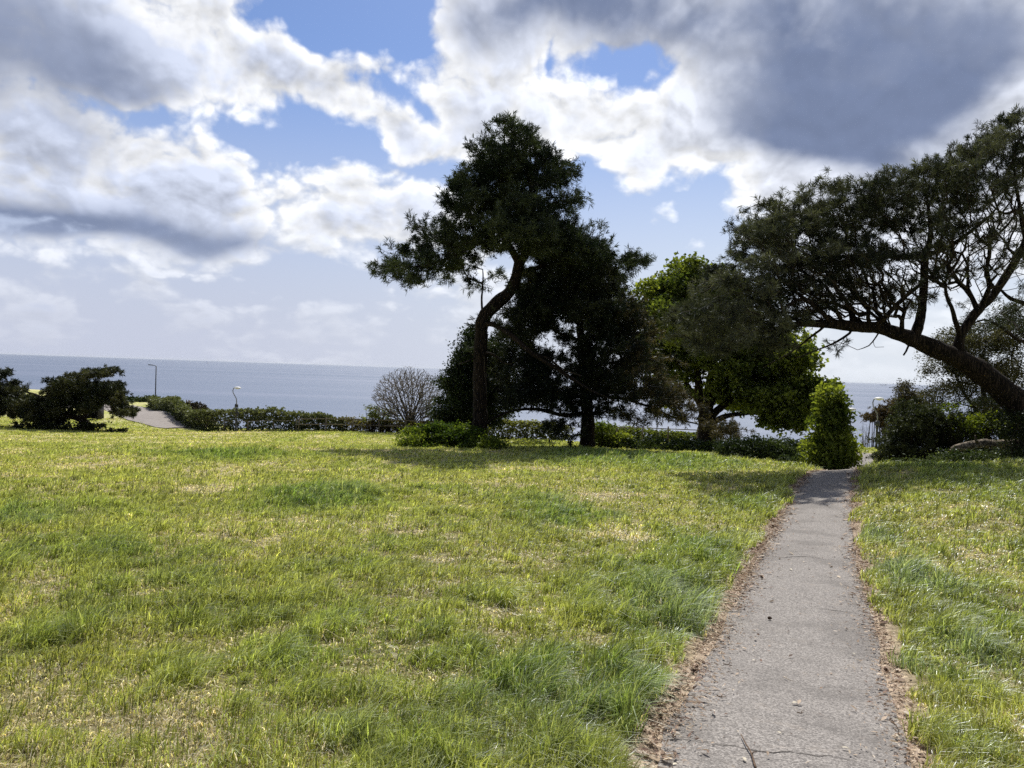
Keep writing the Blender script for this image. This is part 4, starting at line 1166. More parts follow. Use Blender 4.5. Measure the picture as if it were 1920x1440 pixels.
# bare rounded shrub
def bare_shrub(name, label, Y, base, stems, rx, ry, cpx_, cpy_, n, tw=.012, mat=None, sr=1.0):
    root = empty(name, P(*base, Y), label, 'shrub')
    sk = Skel()
    b = P(*base, Y)
    sk.add(b, .12 * sr, -1)
    c = P(cpx_, cpy_, Y); a = rx * Y / FPX; h = ry * Y / FPX
    for i in range(stems):
        t = (i + .5) / stems; an = (t - .5) * math.pi * 1.05
        dy = rng.uniform(-.6, .6)
        e = np.array([c[0] + math.sin(an) * a * .72, Y + dy * a, b[2] + math.cos(an) * (c[2] - b[2] + h) * .62 + .5])
        m = b * .55 + e * .45; m[2] += .10 * a
        sk.limb([(*b, .09 * sr), (*m, .06 * sr), (*e, .03 * sr)], step=.3, wob=.05)
    T = []
    while len(T) < n:
        q = rng.uniform(-1, 1, 3)
        if np.linalg.norm(q) > 1 or np.linalg.norm(q) < .35 or q[2] < -.55: continue
        T.append(c + q * np.array([a, a * .9, h]))
    tips = sk.grow(np.array(T), .5, .35)
    sk.radii(3.0, tw, .07)
    big, small = sk.meshes(.035)
    if big[0]: mesh_obj('stems', np.concatenate(big[0]), np.concatenate(big[1]), mat or M_BARKG, root, smooth=True)
    mesh_obj('branches', np.concatenate(small[0]), np.concatenate(small[1]), mat or M_TWIGG, root, smooth=True)
    return root
bare_shrub('bare_shrub', 'leafless round grey shrub with fanned stems against the sea, left of the bent pine trunk', 74.0, (768,808), 21, 70, 62, 766, 748, 3600, .017)

# ------------------------------------------------------------------ bushes, hedges and scrub
def bush(name, label, cat_, Y, pads, n, L, W, lo, hi, mat=None, deep=.5, kind=None, stems=60, spread=.10, droop=.3, per=6, needle=False, base=None, colfn=None, group=None, twigcol=None):
    Wd = pads_to_world(pads, Y, deep)
    c = np.mean([w_[0] for w_ in Wd], 0)
    b0 = np.array([c[0], c[1], gz(c[0], c[1])]) if base is None else np.array(base, float)
    T = sample_pads(Wd, n, .55, clump=12, cr=.22 * (Y / 30) ** .7)
    g = land(T[:, 0], T[:, 1])
    T[:, 2] = np.maximum(T[:, 2], g + .03 + rng.random(n) * .1)
    cv = None if colfn is None else colfn(T)
    if needle:
        d = rng.standard_normal((n, 3)); d[:, 2] = np.abs(d[:, 2]) + .4; d /= np.linalg.norm(d, axis=1, keepdims=True)
        v, f, cc = needles(T, d, per, L, W, lo, hi, .9, .8, .08, colvar=cv)
    else:
        v, f, cc = leaves(T, per, spread, L, W, lo, hi, droop, colvar=cv)
    sel = T[rng.choice(n, min(stems, n), replace=False)]
    finish_bush(name, label, cat_, group, v, f, cc, sel, max(.006, .012 * Y / 30), mat)

def finish_bush(name, label, cat_, group, v, f, cc, sel, r, mat):
    SV, SF, k = [v], [], len(v)
    for q in sel:
        bx, by = q[0] + rng.normal(0, .12), q[1] + rng.normal(0, .12)
        bz = gz(bx, by) - .05
        mid = np.array([(bx + q[0]) / 2 + rng.normal(0, .06), (by + q[1]) / 2 + rng.normal(0, .06), (bz * .45 + q[2] * .55)])
        vv, ff, _ = sweep(np.array([[bx, by, bz], mid, q]), np.array([r * 1.6, r, r * .4]), 4)
        SV.append(vv); SF.append(ff + k); k += len(vv)
    tint = np.full((k, 3), (.06, .048, .038)); tint[:len(v)] = cc
    o = mesh_obj(name, np.concatenate(SV), [f, np.concatenate(SF)], mat or M_LEAF, tint=tint)
    return tag(o, label, cat_, group)

G1, G2 = (.040, .068, .014), (.13, .17, .035)
bush('bramble_mound', 'bright green bramble mound around the foot of the bent pine', 'bush', 32.0,
     [(800,822,42,22),(770,832,20,12),(835,818,40,24),(870,822,36,24,.5),(905,832,24,14,-.3),(930,838,18,8,-.4),(850,838,60,10,-.3)], 2600, .12, .085, (.045,.08,.016), (.17,.22,.04), deep=.9, per=6, stems=120)
bush('shrub', 'pale green leafy shrub low against the left flank of the bare round shrub', 'shrub', 74.0, [(696,768,14,12),(715,780,22,14),(700,790,18,12),(740,795,24,12)], 330, .2, .13, (.08,.11,.03), (.18,.2,.07), deep=.6, per=5, stems=40)
bush('shrub', 'dull green scrub at the right foot of the bare round shrub', 'shrub', 71.0, [(820,770,22,20),(835,790,26,18),(815,800,22,12)], 420, .17, .09, (.03,.04,.015), (.10,.10,.045), mat=M_LEAFDARK, deep=.7, per=6, stems=50)
# long clifftop hedge in front of the sea
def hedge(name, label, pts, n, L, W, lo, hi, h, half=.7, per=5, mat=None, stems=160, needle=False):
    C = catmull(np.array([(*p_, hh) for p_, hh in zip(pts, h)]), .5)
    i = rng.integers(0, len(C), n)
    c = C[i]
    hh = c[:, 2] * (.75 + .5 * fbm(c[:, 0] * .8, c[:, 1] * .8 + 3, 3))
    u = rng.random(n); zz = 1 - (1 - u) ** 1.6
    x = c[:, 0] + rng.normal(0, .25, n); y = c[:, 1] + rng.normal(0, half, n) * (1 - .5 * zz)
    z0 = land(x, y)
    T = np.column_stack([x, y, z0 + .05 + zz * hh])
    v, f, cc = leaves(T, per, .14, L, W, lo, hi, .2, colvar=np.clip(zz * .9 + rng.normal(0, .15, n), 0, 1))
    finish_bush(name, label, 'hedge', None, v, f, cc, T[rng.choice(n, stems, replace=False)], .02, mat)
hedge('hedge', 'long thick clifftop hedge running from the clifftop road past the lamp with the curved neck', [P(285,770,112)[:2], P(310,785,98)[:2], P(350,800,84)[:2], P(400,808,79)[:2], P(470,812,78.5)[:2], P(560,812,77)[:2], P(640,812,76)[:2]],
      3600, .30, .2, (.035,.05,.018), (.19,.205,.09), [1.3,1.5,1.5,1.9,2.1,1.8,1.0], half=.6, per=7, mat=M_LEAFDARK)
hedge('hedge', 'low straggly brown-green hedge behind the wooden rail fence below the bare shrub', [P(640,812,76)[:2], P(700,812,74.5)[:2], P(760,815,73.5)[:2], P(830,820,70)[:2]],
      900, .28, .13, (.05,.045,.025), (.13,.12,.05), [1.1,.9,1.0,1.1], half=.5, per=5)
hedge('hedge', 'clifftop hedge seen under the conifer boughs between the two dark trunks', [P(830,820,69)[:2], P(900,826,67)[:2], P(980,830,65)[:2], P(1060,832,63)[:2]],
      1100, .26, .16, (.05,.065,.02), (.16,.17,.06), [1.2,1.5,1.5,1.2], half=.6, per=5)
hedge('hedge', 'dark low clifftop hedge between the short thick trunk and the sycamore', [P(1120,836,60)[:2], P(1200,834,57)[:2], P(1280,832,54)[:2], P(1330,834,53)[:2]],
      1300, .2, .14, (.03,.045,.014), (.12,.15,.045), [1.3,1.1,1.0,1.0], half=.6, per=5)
bush('bush', 'sunlit yellow-green bush just right of the short thick trunk', 'bush', 38.0, [(1135,815,26,16),(1128,800,14,10),(1160,828,30,14)], 600, .14, .1, (.06,.09,.02), (.20,.24,.05), deep=.6, per=5)
bush('ground_scrub', 'low pale undergrowth in the sunlit gap between the two dark trunks', 'undergrowth', 42.0, [(960,838,46,10),(1010,838,40,10),(900,832,30,12)], 700, .15, .09, (.07,.09,.03), (.2,.22,.09), deep=1.2, per=5, stems=50)
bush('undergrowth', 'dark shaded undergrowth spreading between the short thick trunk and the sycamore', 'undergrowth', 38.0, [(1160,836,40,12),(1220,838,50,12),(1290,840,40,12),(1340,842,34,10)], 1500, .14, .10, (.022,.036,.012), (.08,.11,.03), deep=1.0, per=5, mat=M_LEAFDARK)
bush('laurel_hedge', 'dark glossy-leaved laurel thicket along the lawn edge, left of the small pointed tree', 'hedge', 29.0,
     [(1375,842,30,16),(1420,840,38,18),(1470,846,40,20),(1510,850,34,22),(1440,855,60,12),(1530,868,30,12,-1.5),(1485,866,40,10,-.8)], 2300, .17, .055, (.022,.034,.014), (.085,.115,.045), mat=M_LEAFDARK, deep=.8, per=6, stems=120, droop=.5)
# right bank scrub
bush('gorse', 'brown-tipped gorse clump beside the lamp at the right of the path gap', 'bush', 61.0, [(1665,775,22,14),(1640,785,16,7),(1690,765,22,16),(1672,800,24,16),(1625,776,6,4)], 1300, .22, .045, (.05,.036,.022), (.17,.12,.07), needle=True, mat=M_NEEDLE, deep=.6, per=12)
bush('gorse', 'dense dark green gorse mass filling the bank right of the path', 'bush', 25.5,
     [(1704,800,30,26),(1730,790,40,30),(1775,800,40,34),(1684,838,24,26),(1715,838,42,32),(1765,842,40,26),(1662,864,14,12),(1690,866,30,14),(1740,868,40,12),(1712,765,22,16)], 4600, .12, .022, (.022, .030, .014), (.12, .135, .06), needle=True, mat=M_NEEDLE, deep=.9, per=12, stems=200)
bush('scrub', 'upright brownish scrub bush breaking the sea horizon above the gorse', 'bush', 30.0, [(1702,745,17,20),(1706,768,22,18),(1696,728,7,8)], 700, .10, .045, (.05,.045,.03), (.15,.13,.08), deep=.5, per=6, mat=M_LEAFDARK, base=None)
HT = [(1790,650,34,26),(1775,680,28,22),(1830,640,44,34),(1880,630,44,34),(1915,660,30,40),(1840,690,50,34),(1900,710,44,34),(1780,730,40,26),(1830,740,50,30),(1890,760,44,34),(1745,752,22,14),(1930,600,40,40)]
tree('hawthorn', 'tall twiggy grey-brown shrubby tree with sparse small leaves behind the arching trunk', 'tree', 28.5,
     [[(1850,870,0,.14),(1850,800,0,.11),(1845,740,0,.08),(1840,690,0,.05),(1850,640,0,.02)], [(1850,790,0,.08),(1810,740,0,.05),(1785,690,0,.02)], [(1850,780,0,.08),(1890,740,0,.05),(1915,680,0,.02)]],
     HT, 2800, deep=1.2, bf=.25, foliage=lambda p, d: leaves(p, 6, .09, .075, .05, (.05, .055, .03), (.17, .155, .09), droop=.2), fol_mat=M_LEAFDARK, extra_tufts=2, nofirst=4, tipr=.006, twig=M_TWIG, bark=M_BARKG, seg=.25)
bush('young_sycamore', 'bright yellow-green young leaves showing through the dark scrub above the log', 'bush', 25.0, [(1782,770,14,14),(1800,795,26,20),(1830,800,28,22),(1815,820,26,14),(1880,790,20,16),(1895,812,16,10)], 360, .10, .075, (.06,.09,.015), (.17,.21,.03), deep=.5, per=5)
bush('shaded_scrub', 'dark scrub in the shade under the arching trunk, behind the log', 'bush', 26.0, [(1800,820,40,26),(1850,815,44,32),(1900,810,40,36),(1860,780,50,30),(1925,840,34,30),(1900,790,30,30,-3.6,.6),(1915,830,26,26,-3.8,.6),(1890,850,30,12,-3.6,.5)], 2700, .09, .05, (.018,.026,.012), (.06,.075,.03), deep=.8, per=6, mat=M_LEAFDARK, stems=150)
bush('bramble_edge', 'low ivy and bramble fringe along the grass edge in front of the log', 'undergrowth', 22.3, [(1700,872,30,7),(1750,868,40,9),(1810,862,44,10),(1870,858,44,10),(1920,856,30,12)], 1500, .075, .055, (.035,.055,.02), (.13,.16,.06), deep=.35, per=5, mat=M_LEAFDARK, stems=80)
bare_shrub('bare_sapling', 'thin grey leafless sapling in the gap above the far bend of the path', 43.0, (1620,842), 7, 16, 24, 1624, 818, 60, .009, sr=.2)
bare_shrub('bare_sapling', 'few bare grey twigs rising at the right foot of the sycamore', 45.0, (1352,832), 7, 18, 18, 1352, 815, 70, .010, sr=.22)
bush('bush', 'low dark brush under the left wind-swept pine trunk', 'bush', 69.0, [(110,800,60,7),(60,798,34,6),(200,798,28,6),(215,805,18,4),(165,800,20,6)], 700, .26, .14, (.018,.026,.010), (.055,.06,.025), deep=1.0, per=5, mat=M_LEAFDARK)
bush('clifftop_shrub', 'round dark brown shrub on the cliff edge behind the fence posts', 'shrub', 96.0, [(362,762,12,7),(372,766,12,7),(352,757,8,5),(380,770,8,5)], 300, .34, .2, (.03,.025,.018), (.07,.055,.04), deep=1.0, per=5, mat=M_LEAFDARK, stems=40, base=P(364,775,96))
bush('clifftop_shrub', 'tiny brown shrub beside the row of fence posts on the grassy bank', 'shrub', 118.0, [(318,747,7,3)], 70, .34, .2, (.05,.04,.02), (.1,.08,.05), deep=.5, per=4, mat=M_LEAFDARK, stems=14)
bush('roadside_hedge', 'dark clipped hedge across the far bend of the clifftop road', 'hedge', 122.0, [(265,752,24,6),(240,750,20,6),(285,748,10,5)], 700, .4, .25, (.02,.035,.012), (.08,.11,.035), deep=1.0, per=5, mat=M_LEAFDARK, stems=30)

# ------------------------------------------------------------------ lamps, fences, boats, small things
M_POLE = simple_mat('dark_painted_pole', (.045, .05, .055), .5, .2, noise=(6, .3))
M_POLEG = simple_mat('galvanised_pole', (.20, .21, .23), .6, .2, noise=(5, .2))
M_GLASS = simple_mat('lamp_glass', (.80, .83, .85), .18, 0, spec=.8)
M_WOOD = simple_mat('weathered_wood', (.17, .145, .12), .9, noise=(12, .4), bump=(30, .5, .01))
M_WHITE = simple_mat('white_paint', (.78, .78, .76), .5, noise=(3, .1))
M_HULL = simple_mat('ship_hull', (.07, .09, .13), .6, noise=(.05, .2))
M_DARK = simple_mat('dark_boards', (.035, .033, .035), .8, noise=(4, .4))

def curved_lamp(label, px, pybase, pytop, Y, side=1):
    b = P(px, pybase, Y)
    gzz = gz(b[0], b[1]); b[2] = min(b[2], gzz)
    top = P(px, pytop, Y)[2]; H = top - b[2]
    root = empty('street_lamp', b, label, 'street lamp', 'lamps with a curved neck along the clifftop')
    m = MB()
    m.lathe(b, [(.0, 0), (.15, 0), (.15, .12), (.11, .16), (.10, .5), (.085, .55), (.08, H * .52), (.11, H * .525), (.11, H * .54), (0, H * .545)], 12)
    m.build('pole', M_POLE, root, True)
    m = MB(); m.lathe(b + [0, 0, H * .55], [(0, 0), (.12, 0), (.17, .05), (.17, .28), (.10, .38), (0, .38)], 12); m.build('collar', M_POLE, root, True)
    m = MB(); m.box(b + [.16, -.02, H * .42], (.2, .16, .34)); m.build('control_box', M_POLE, root)
    m = MB()
    z0 = H * .55 + .36; s = side
    pts = [(0, z0), (0, z0 + .3), (-.04 * s, z0 + .55), (-.22 * s, z0 + .85), (-.36 * s, z0 + 1.1), (-.40 * s, H - .35), (-.33 * s, H - .12), (-.15 * s, H - .05), (.08 * s, H - .05)]
    m.tube([b + [q[0], 0, q[1]] for q in pts], [.05] * 2 + [.042] * 7, 8); m.build('curved_neck', M_POLEG, root, True)
    m = MB(); m.lathe(b + [.06 * s, 0, H - .12], [(0, 0), (.16, .0), (.34, .02), (.36, .05), (.28, .13), (.12, .18), (0, .19)], 16)
    hd = m.build('lamp_head', M_WHITE, root, True)
    m = MB(); m.lathe(b + [.06 * s, 0, H - .17], [(0, -.02), (.14, 0), (.22, .045), (0, .045)], 14); m.build('lens', M_GLASS, hd, True)
curved_lamp('curved-neck lamp standing in front of the long clifftop hedge', 442, 811, 726, 76)
curved_lamp('curved-neck lamp rising out of the gorse at the right of the path gap', 1642, 862, 746, 58)
curved_lamp('farthest lamp, half hidden behind the small pointed tree', 1592, 850, 766, 64)

def plain_lamp():
    b = P(291, 760, 117); b[2] = gz(b[0], b[1])
    top = P(291, 686, 117)[2]; H = top - b[2]
    root = empty('street_lamp', b, 'tall plain lamp post with a flat head at the bend of the clifftop road', 'street lamp')
    m = MB(); m.lathe(b, [(0, 0), (.14, 0), (.14, 1.0), (.09, 1.05), (.07, H), (0, H)], 10); m.build('pole', M_POLE, root, True)
    m = MB(); m.tube([b + [0, 0, H - .1], b + [-.15, 0, H + .02], b + [-.5, 0, H + .08]], [.05, .045, .04], 8); m.build('arm', M_POLE, root, True)
    m = MB(); m.box(b + [-.85, 0, H + .12], (.75, .3, .12), (0, .06, 0), .8); m.build('lamp_head', M_POLE, root)
plain_lamp()

def fence(label, pts, h=1.1, rails=(.98, .55), every=2.4, post=.10, rail=(.05, .10), wire=False, cat_='fence'):
    C = catmull(np.array(pts), .2)
    L = np.concatenate([[0], np.cumsum(np.linalg.norm(np.diff(C, axis=0), axis=1))])
    n = max(2, int(L[-1] / every) + 1)
    s = np.linspace(0, L[-1], n)
    X = np.interp(s, L, C[:, 0]); Y = np.interp(s, L, C[:, 1]); Z = land(X, Y)
    root = empty('fence', (X[0], Y[0], Z[0]), label, cat_)
    for i in range(n):
        m = MB()
        hh = h * rng.uniform(.95, 1.15)
        m.box((X[i], Y[i], Z[i] + hh / 2 - .1), (post, post, hh + .2), (rng.normal(0, .03), rng.normal(0, .03), rng.uniform(0, 1)), .92)
        m.build('post', M_WOOD, root)
    for rz in rails:
        m = MB()
        for i in range(n - 1):
            a = np.array([X[i], Y[i] - post * .5 - rail[0] / 2 - .003, Z[i] + rz * h]); b = np.array([X[i + 1], Y[i + 1] - post * .5 - rail[0] / 2 - .003, Z[i + 1] + rz * h])
            d = b - a; c = (a + b) / 2
            m.box(c, (np.linalg.norm(d) - .01, rail[0], rail[1]), (0, -math.atan2(d[2], math.hypot(d[0], d[1])), math.atan2(d[1], d[0])))
        m.build('rail', M_WOOD, root)
fence('weathered wooden rail fence on the clifftop between the long hedge and the bare shrub', [P(560,812,75.5)[:2], P(640,812,74.5)[:2], P(720,813,73)[:2], P(810,818,71)[:2]], h=1.25)
fence('low rail fence against the sea between the short thick trunk and the sycamore', [P(1110,836,58.6)[:2], P(1200,834,55.8)[:2], P(1290,832,53)[:2], P(1370,832,52)[:2]], h=1.25, rails=(.97,), every=2.0, rail=(.04, .06), post=.08)
fence('row of bare wooden fence posts descending the grassy bank at the cliff edge', [P(323,752,112)[:2], P(335,757,106)[:2], P(347,764,100)[:2], P(356,772,95)[:2]], h=1.5, rails=(), every=1.5, post=.13)
fence('thin rail fence along the hedge beside the clifftop road', [P(300,775,101)[:2], P(330,790,91)[:2], P(370,803,80.5)[:2], P(430,809,77.2)[:2], P(500,812,76.8)[:2], P(555,812,75.7)[:2]], h=1.1, rails=(.95,), every=2.6, rail=(.03, .05), post=.08)
def pole_post():
    b = P(1231, 822, 50); b[2] = gz(b[0], b[1])
    root = empty('marker_pole', b, 'thin dark upright pole under the conifer bough, left of the sycamore trunk', 'pole')
    m = MB(); m.tube([b, b + [0, 0, 1.0], b + [0, 0, 1.9]], [.035, .03, .03], 8); m.build('pole', M_POLE, root, True)
    m = MB(); m.lathe(b + [0, 0, 1.9], [(0, 0), (.05, 0), (.05, .06), (0, .1)], 8); m.build('cap', M_POLE, root, True)
pole_post()

def dark_shelter():
    b = P(177, 786, 84); b[2] = gz(b[0], b[1])
    root = empty('shelter', b, 'small dark boxy shelter half hidden behind the wind-swept pine by the road', 'shelter')
    s = 84 / FPX
    m = MB()
    m.box(b + [0, .7, .95], (1.3, .06, 1.7)); m.box(b + [-.62, .1, .95], (.06, 1.14, 1.7)); m.box(b + [.62, .1, .95], (.06, 1.14, 1.7))
    m.build('wall', M_DARK, root)
    m = MB(); m.box(b + [0, .12, 1.86], (1.6, 1.6, .1)); m.build('roof', M_DARK, root)
    m = MB(); m.box(b + [0, .45, .5], (1.16, .4, .06)); m.box(b + [0, .45, .25], (1.1, .05, .42)); m.build('bench', M_DARK, root)
dark_shelter()

def log():
    Y = 23.3
    pts = [P(1782,846,Y), P(1800,838,Y), P(1835,832,Y+.1), P(1880,833,Y+.2), P(1930,834,Y+.3), P(1980,830,Y+.5)]
    pts = [np.array([p[0], p[1], p[2]]) for p in pts]
    root = empty('fallen_log', (pts[2][0], pts[2][1], gz(pts[2][0], pts[2][1])), 'barkless weathered grey fallen trunk lying at the foot of the arching pine', 'log')
    C = catmull(np.array(pts), .12)
    rad = np.interp(np.linspace(0, 1, len(C)), [0, .03, .1, .5, 1], [.05, .10, .125, .15, .18])
    m = MB()
    C[:, 2] += (fbm(np.arange(len(C)) * .3, np.zeros(len(C)) + 5, 3) - .5) * .10
    rad = rad * (.85 + .3 * fbm(np.arange(len(C)) * .45, np.zeros(len(C)) + 9, 3))
    V, F, _ = sweep(C, rad, 18, .055)
    m.add(V, [list(f) for f in F]); m.F.setdefault(14, []).append(list(range(14))[::-1])
    m.build('trunk', M_LOG, root, True)
    for q, (dx, dz) in ((8, (-.15, .12)), (22, (.2, .2))):
        m = MB(); c = C[q]; m.tube([c + [0, -.1, .06], c + [dx * .6, -.16, .16], c + [dx, -.22, .16 + dz]], [.05, .035, .02], 7); m.build('branch_stub', M_LOG, root, True)
log()

# vessels far out
def ship(label, px, py, L, dark=True):
    d = ray(px, py); t = (SEA_Z - EYE) / d[2]
    c = np.array([d[0] * t, d[1] * t, SEA_Z])
    root = empty('cargo_ship', c, label, 'ship')
    h = L * .055; w_ = L * .13
    m = MB()
    prof = [(-.5, .7), (-.46, 1), (.36, 1), (.44, .7), (.5, .05)]
    v = []
    for x, wv in prof:
        for s, z in ((-1, 0), (-1, 1), (1, 1), (1, 0)):
            v.append([x * L * (1.0 if z else .97), s * w_ / 2 * wv * (1 if z else .8), z * h * (1.25 if x > .4 else 1) - h * .05])
    f = []
    for i in range(len(prof) - 1):
        for j in range(4): f.append([i * 4 + j, i * 4 + (j + 1) % 4, i * 4 + 4 + (j + 1) % 4, i * 4 + 4 + j])
    f += [[0, 1, 2, 3], [19, 18, 17, 16]]
    v = np.array(v); v[:, 0] *= -1
    m.add(v + c, f); m.build('hull', M_HULL, root)
    m = MB(); m.box(c + [L * .40, 0, h * 1.7], (L * .09, w_ * .8, h * 1.5)); m.box(c + [L * .40, 0, h * 2.6], (L * .06, w_ * 1.0, h * .5)); m.build('bridge_house', M_HULL if dark else M_WHITE, root)
    m = MB(); m.box(c + [L * .455, 0, h * 1.9], (L * .03, w_ * .3, h * 1.7)); m.build('funnel', M_HULL, root)
    m = MB(); m.tube([c + [-L * .42, 0, h], c + [-L * .42, 0, h * 2.3]], [L * .004, L * .003], 6); m.build('mast', M_HULL, root)
ship('dark cargo ship near the horizon, above the small pointed tree by the path', 1577, 719, 145)
ship('second smaller ship, a faint speck on the horizon right of the cargo ship', 1656, 722.3, 90)
def boat():
    d = ray(390, 681); t = (SEA_Z - EYE) / d[2]
    c = np.array([d[0] * t, d[1] * t, SEA_Z]); L = 22.0
    root = empty('motor_boat', c, 'lone white motor boat far out on the sea at the left', 'boat')
    m = MB(); v = []
    for x, wv in ((-.5, 1), (.2, 1), (.5, .05)):
        for s, z in ((-1, 0), (-1, 1), (1, 1), (1, 0)): v.append([x * L, s * 2.6 * wv * (1 if z else .6), z * 3.0 - .3])
    f = []
    for i in range(2):
        for j in range(4): f.append([i * 4 + j, i * 4 + (j + 1) % 4, i * 4 + 4 + (j + 1) % 4, i * 4 + 4 + j])
    f += [[0, 1, 2, 3], [11, 10, 9, 8]]
    m.add(np.array(v) + c, f); m.build('hull', M_WHITE, root)
    m = MB(); m.box(c + [-2, 0, 4.6], (9, 3.6, 3.8), None, .85); m.build('cabin', M_WHITE, root)
boat()

# small things lying on and beside the path
def ground_z(x, y):
    pd = pathdist(np.array([x]), np.array([y]))[0]
    return gz(x, y) + (-.008 if pd < PW else -.03)
M_CONE = simple_mat('pine_cone', (.085, .05, .032), .8, noise=(60, .5))
def make_cone():
    root = empty('pine_cone', (0, 0, 0), '.', 'pine cone', 'pine cones fallen along the path edges')
    V = []; F = []; n = 0
    m = MB(); m.lathe((0, 0, 0), [(0, -.026), (.010, -.022), (.014, -.008), (.011, .014), (0, .03)], 8); m.build('core', M_CONE, root, True)
    m = MB()
    for i in range(46):
        t = i / 45; z = -.022 + t * .05; a = i * 2.39996; r = .020 * math.sin(math.pi * (.18 + .74 * t)) ** .8
        o = np.array([math.cos(a), math.sin(a), 0]); s = np.array([-math.sin(a), math.cos(a), 0]); wv = .0055 * (1.1 - .6 * t)
        c = o * r; c[2] = z
        b = o * .006; b[2] = z - .003
        m.add([b - s * wv * .5, b + s * wv * .5, c + s * wv + [0, 0, .002], c + o * .003 + [0, 0, .006], c - s * wv + [0, 0, .002], c + [0, 0, -.003]],
              [[0, 1, 2, 3], [0, 3, 4], [0, 5, 1], [1, 5, 2], [2, 5, 3], [3, 5, 4], [4, 5, 0]])
    m.build('scales', M_CONE, root)
    return root
cone0 = make_cone()
def copy_tree(o):
    c = o.copy(); COL.objects.link(c)
    for ch in list(o.children):
        d = ch.copy(); COL.objects.link(d); d.parent = c
    return c
CONES = [(1306,1250,'at the left path edge by overhanging long grass, middle of a cluster'),(1309,1244,'a little behind the close pair at the left path edge'),(1302,1256,'nearest of the cluster under the long grass at the left path edge'),
 (1262,1304,'alone in the brown litter left of the path, below the long grass'),(1270,1290,'dark one deeper in the brown litter left of the path'),(1430,1032,'far up the left path edge on the pale strip'),(1428,1084,'on the asphalt near the left edge, about halfway up the path'),
 (1655,1164,'at the right path edge, rear one of two close together'),(1654,1170,'at the right path edge, front one of two close together'),(1662,1188,'just below the pair at the right path edge'),(1443,1161,'lone small one out on the asphalt left of the centre line'),
 (1381,1122,'on the pale strip at the left edge beside the tall tuft'),(1453,988,'farthest one at the left edge of the path'),(1661,1252,'in the litter at the right edge near the grey tuft'),(1238,1340,'nearest one in the litter left of the path')]
for i, (px, py, where) in enumerate(CONES):
    o = cone0 if i == 0 else copy_tree(cone0)
    h_ = hit(px, py, 2, 30)
    o.location = (h_[0], h_[1], ground_z(h_[0], h_[1]) + .018)
    sc_ = rng.uniform(.55, .85); o.scale = (sc_,) * 3
    o.rotation_euler = (R(rng.uniform(60, 110)), R(rng.uniform(-20, 20)), rng.uniform(0, 6.28))
    o['label'] = ('pine cone ' + where)

M_STICK = simple_mat('dry_stick', (.13, .085, .055), .85, noise=(30, .4))
M_PALE = simple_mat('pale_stick', (.42, .36, .28), .85, noise=(30, .3))
def stick(label, pts, r, mat=None):
    W_ = []
    for px, py in pts:
        h_ = hit(px, py, 2, 30); W_.append([h_[0], h_[1], ground_z(h_[0], h_[1]) + r + .012])
    C = catmull(np.array(W_), .04)
    m = MB(); m.tube(C, np.linspace(r, r * .45, len(C)), 6)
    root = empty('twig', C[0], label, 'twig')
    m.build('stick', mat or M_STICK, root, True)
    q = C[len(C) // 3]; m = MB(); m.tube([q, q + [.012, .02, .006], q + [.03, .028, .003]], [r * .6, r * .5, r * .3], 5); m.build('side_shoot', mat or M_STICK, root, True)
stick('long brown twig lying on the path at the bottom of the view', [(1417,1445),(1408,1415),(1398,1398),(1389,1380)], .0055)
stick('short brown twig left of centre on the path, midway to the long one', [(1344,1307),(1352,1310),(1362,1309)], .004)
stick('short dark twig at the left path edge above the litter', [(1356,1247),(1366,1249),(1373,1251)], .004)
stick('pale thin curved stem lying mid path', [(1469,1271),(1478,1276),(1488,1280)], .003, M_PALE)
stick('tiny dark twig near the middle of the path, nearer than the curved stem', [(1494,1338),(1502,1340),(1507,1337)], .003)
stick('short dark twig at the right path edge in the near litter', [(1671,1357),(1680,1363),(1686,1369)], .005)
stick('thin pale twig at the left edge where the strip is wide and sandy', [(1400,1061),(1412,1063),(1421,1062)], .005, M_PALE)
stick('small dark twig at the right path edge below the cone pair', [(1650,1240),(1656,1232),(1662,1226)], .004)

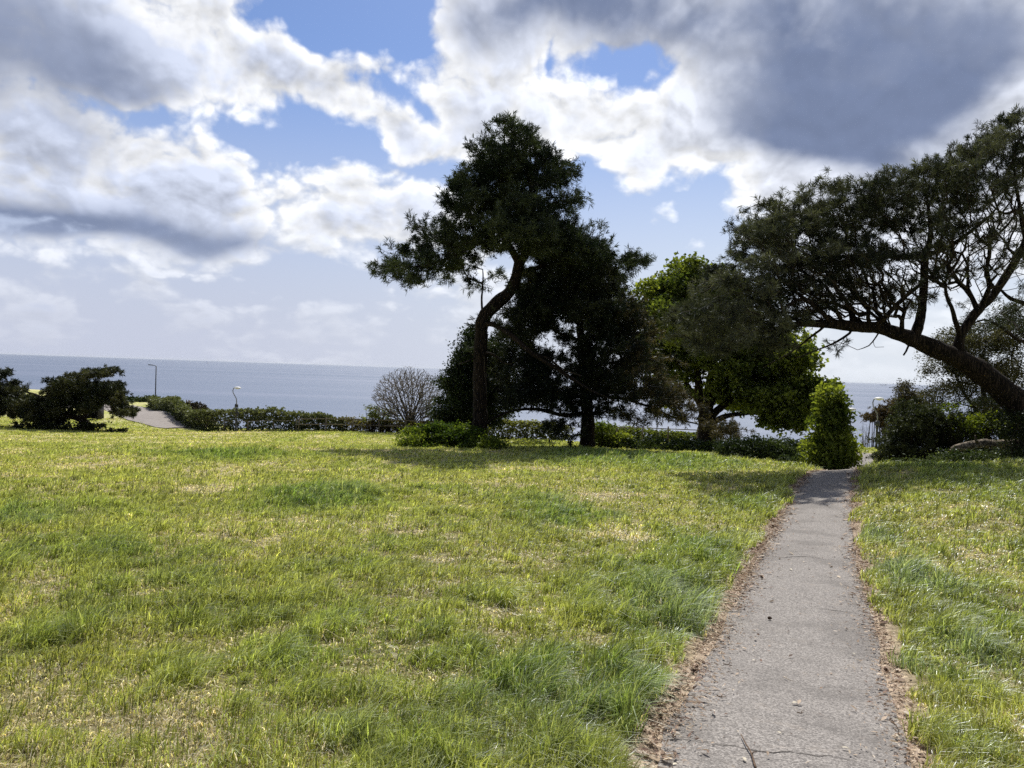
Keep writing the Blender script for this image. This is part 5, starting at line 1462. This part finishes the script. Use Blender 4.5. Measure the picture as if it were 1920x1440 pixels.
M_DEADLEAF = simple_mat('bleached_leaf', (.62, .56, .44), .7, noise=(20, .2))
def make_leaf():
    root = empty('fallen_leaf', (0, 0, 0), '.', 'leaf', 'pale fallen leaves on the asphalt')
    m = MB()
    n = 9; v = []; f = []
    for i in range(n):
        t = i / (n - 1); x = -.03 + .06 * t; wv = .013 * math.sin(math.pi * t) ** .7 + .0004; z = .006 * math.sin(math.pi * t)
        v += [[x, -wv, z + .003], [x, 0, z], [x, wv, z + .005]]
    for i in range(n - 1):
        f += [[i * 3, i * 3 + 1, i * 3 + 4, i * 3 + 3], [i * 3 + 1, i * 3 + 2, i * 3 + 5, i * 3 + 4]]
    m.add(v, f); m.build('blade', M_DEADLEAF, root, True)
    m = MB(); m.tube([(-.03, 0, .001), (-.042, .002, .002), (-.05, .006, .001)], [.0009, .0008, .0006], 5); m.build('stalk', M_DEADLEAF, root, True)
    return root
leaf0 = make_leaf()
LV = [(1483,1068,'small pale leaf on the far half of the path',.9),(1414,1238,'pale leaf left of centre on the path, above the curved stem',.55),(1491,1319,'narrow pale leaf mid path nearer than the curved stem',.8),(1396,1425,'pale leaf at the bottom left of the path near the long twig',.6),
 (1600,1226,'pale leaf on the right half of the path',.6),(1585,1403,'pale leaf low on the right half of the path',.6),(1680,1380,'yellowish leaf at the right edge beside the dark twig',.7),(1461,1374,'tiny pale leaf left of centre near the crack',.45),(1266,1434,'pale leaf at the bottom left corner of the asphalt',.6),(1532,1037,'tiny pale leaf farthest up the path',.5)]
for i, (px, py, lb, s_) in enumerate(LV):
    o = leaf0 if i == 0 else copy_tree(leaf0)
    h_ = hit(px, py, 2, 30)
    o.location = (h_[0], h_[1], ground_z(h_[0], h_[1]) + .008)
    o.scale = (s_,) * 3; o.rotation_euler = (R(rng.uniform(-8, 8)), R(rng.uniform(-8, 8)), rng.uniform(0, 6.28)); o['label'] = lb

# ------------------------------------------------------------------ thin sea haze: an even volume round the whole scene
def build_haze():
    m = bpy.data.materials.new('haze_air'); m.use_nodes = True
    k = NT(m.node_tree)
    out = k.n('ShaderNodeOutputMaterial')
    v = k.n('ShaderNodeVolumePrincipled', ins={'Color': (.80, .86, .95, 1), 'Density': .000015, 'Anisotropy': .3})
    k.link(v.outputs[0], out.inputs['Volume'])
    x, y0, y1, z0, z1 = 62000.0, -700.0, 43000.0, -36.0, 24.0
    V = [[a, b, c] for c in (z0, z1) for b in (y0, y1) for a in (-x, x)]
    F = np.array([[0, 2, 3, 1], [4, 5, 7, 6], [0, 1, 5, 4], [2, 6, 7, 3], [0, 4, 6, 2], [1, 3, 7, 5]])
    tag(mesh_obj('haze', V, F, m), 'thin pale sea haze softening the far water and horizon', 'haze', kind='stuff')
build_haze()
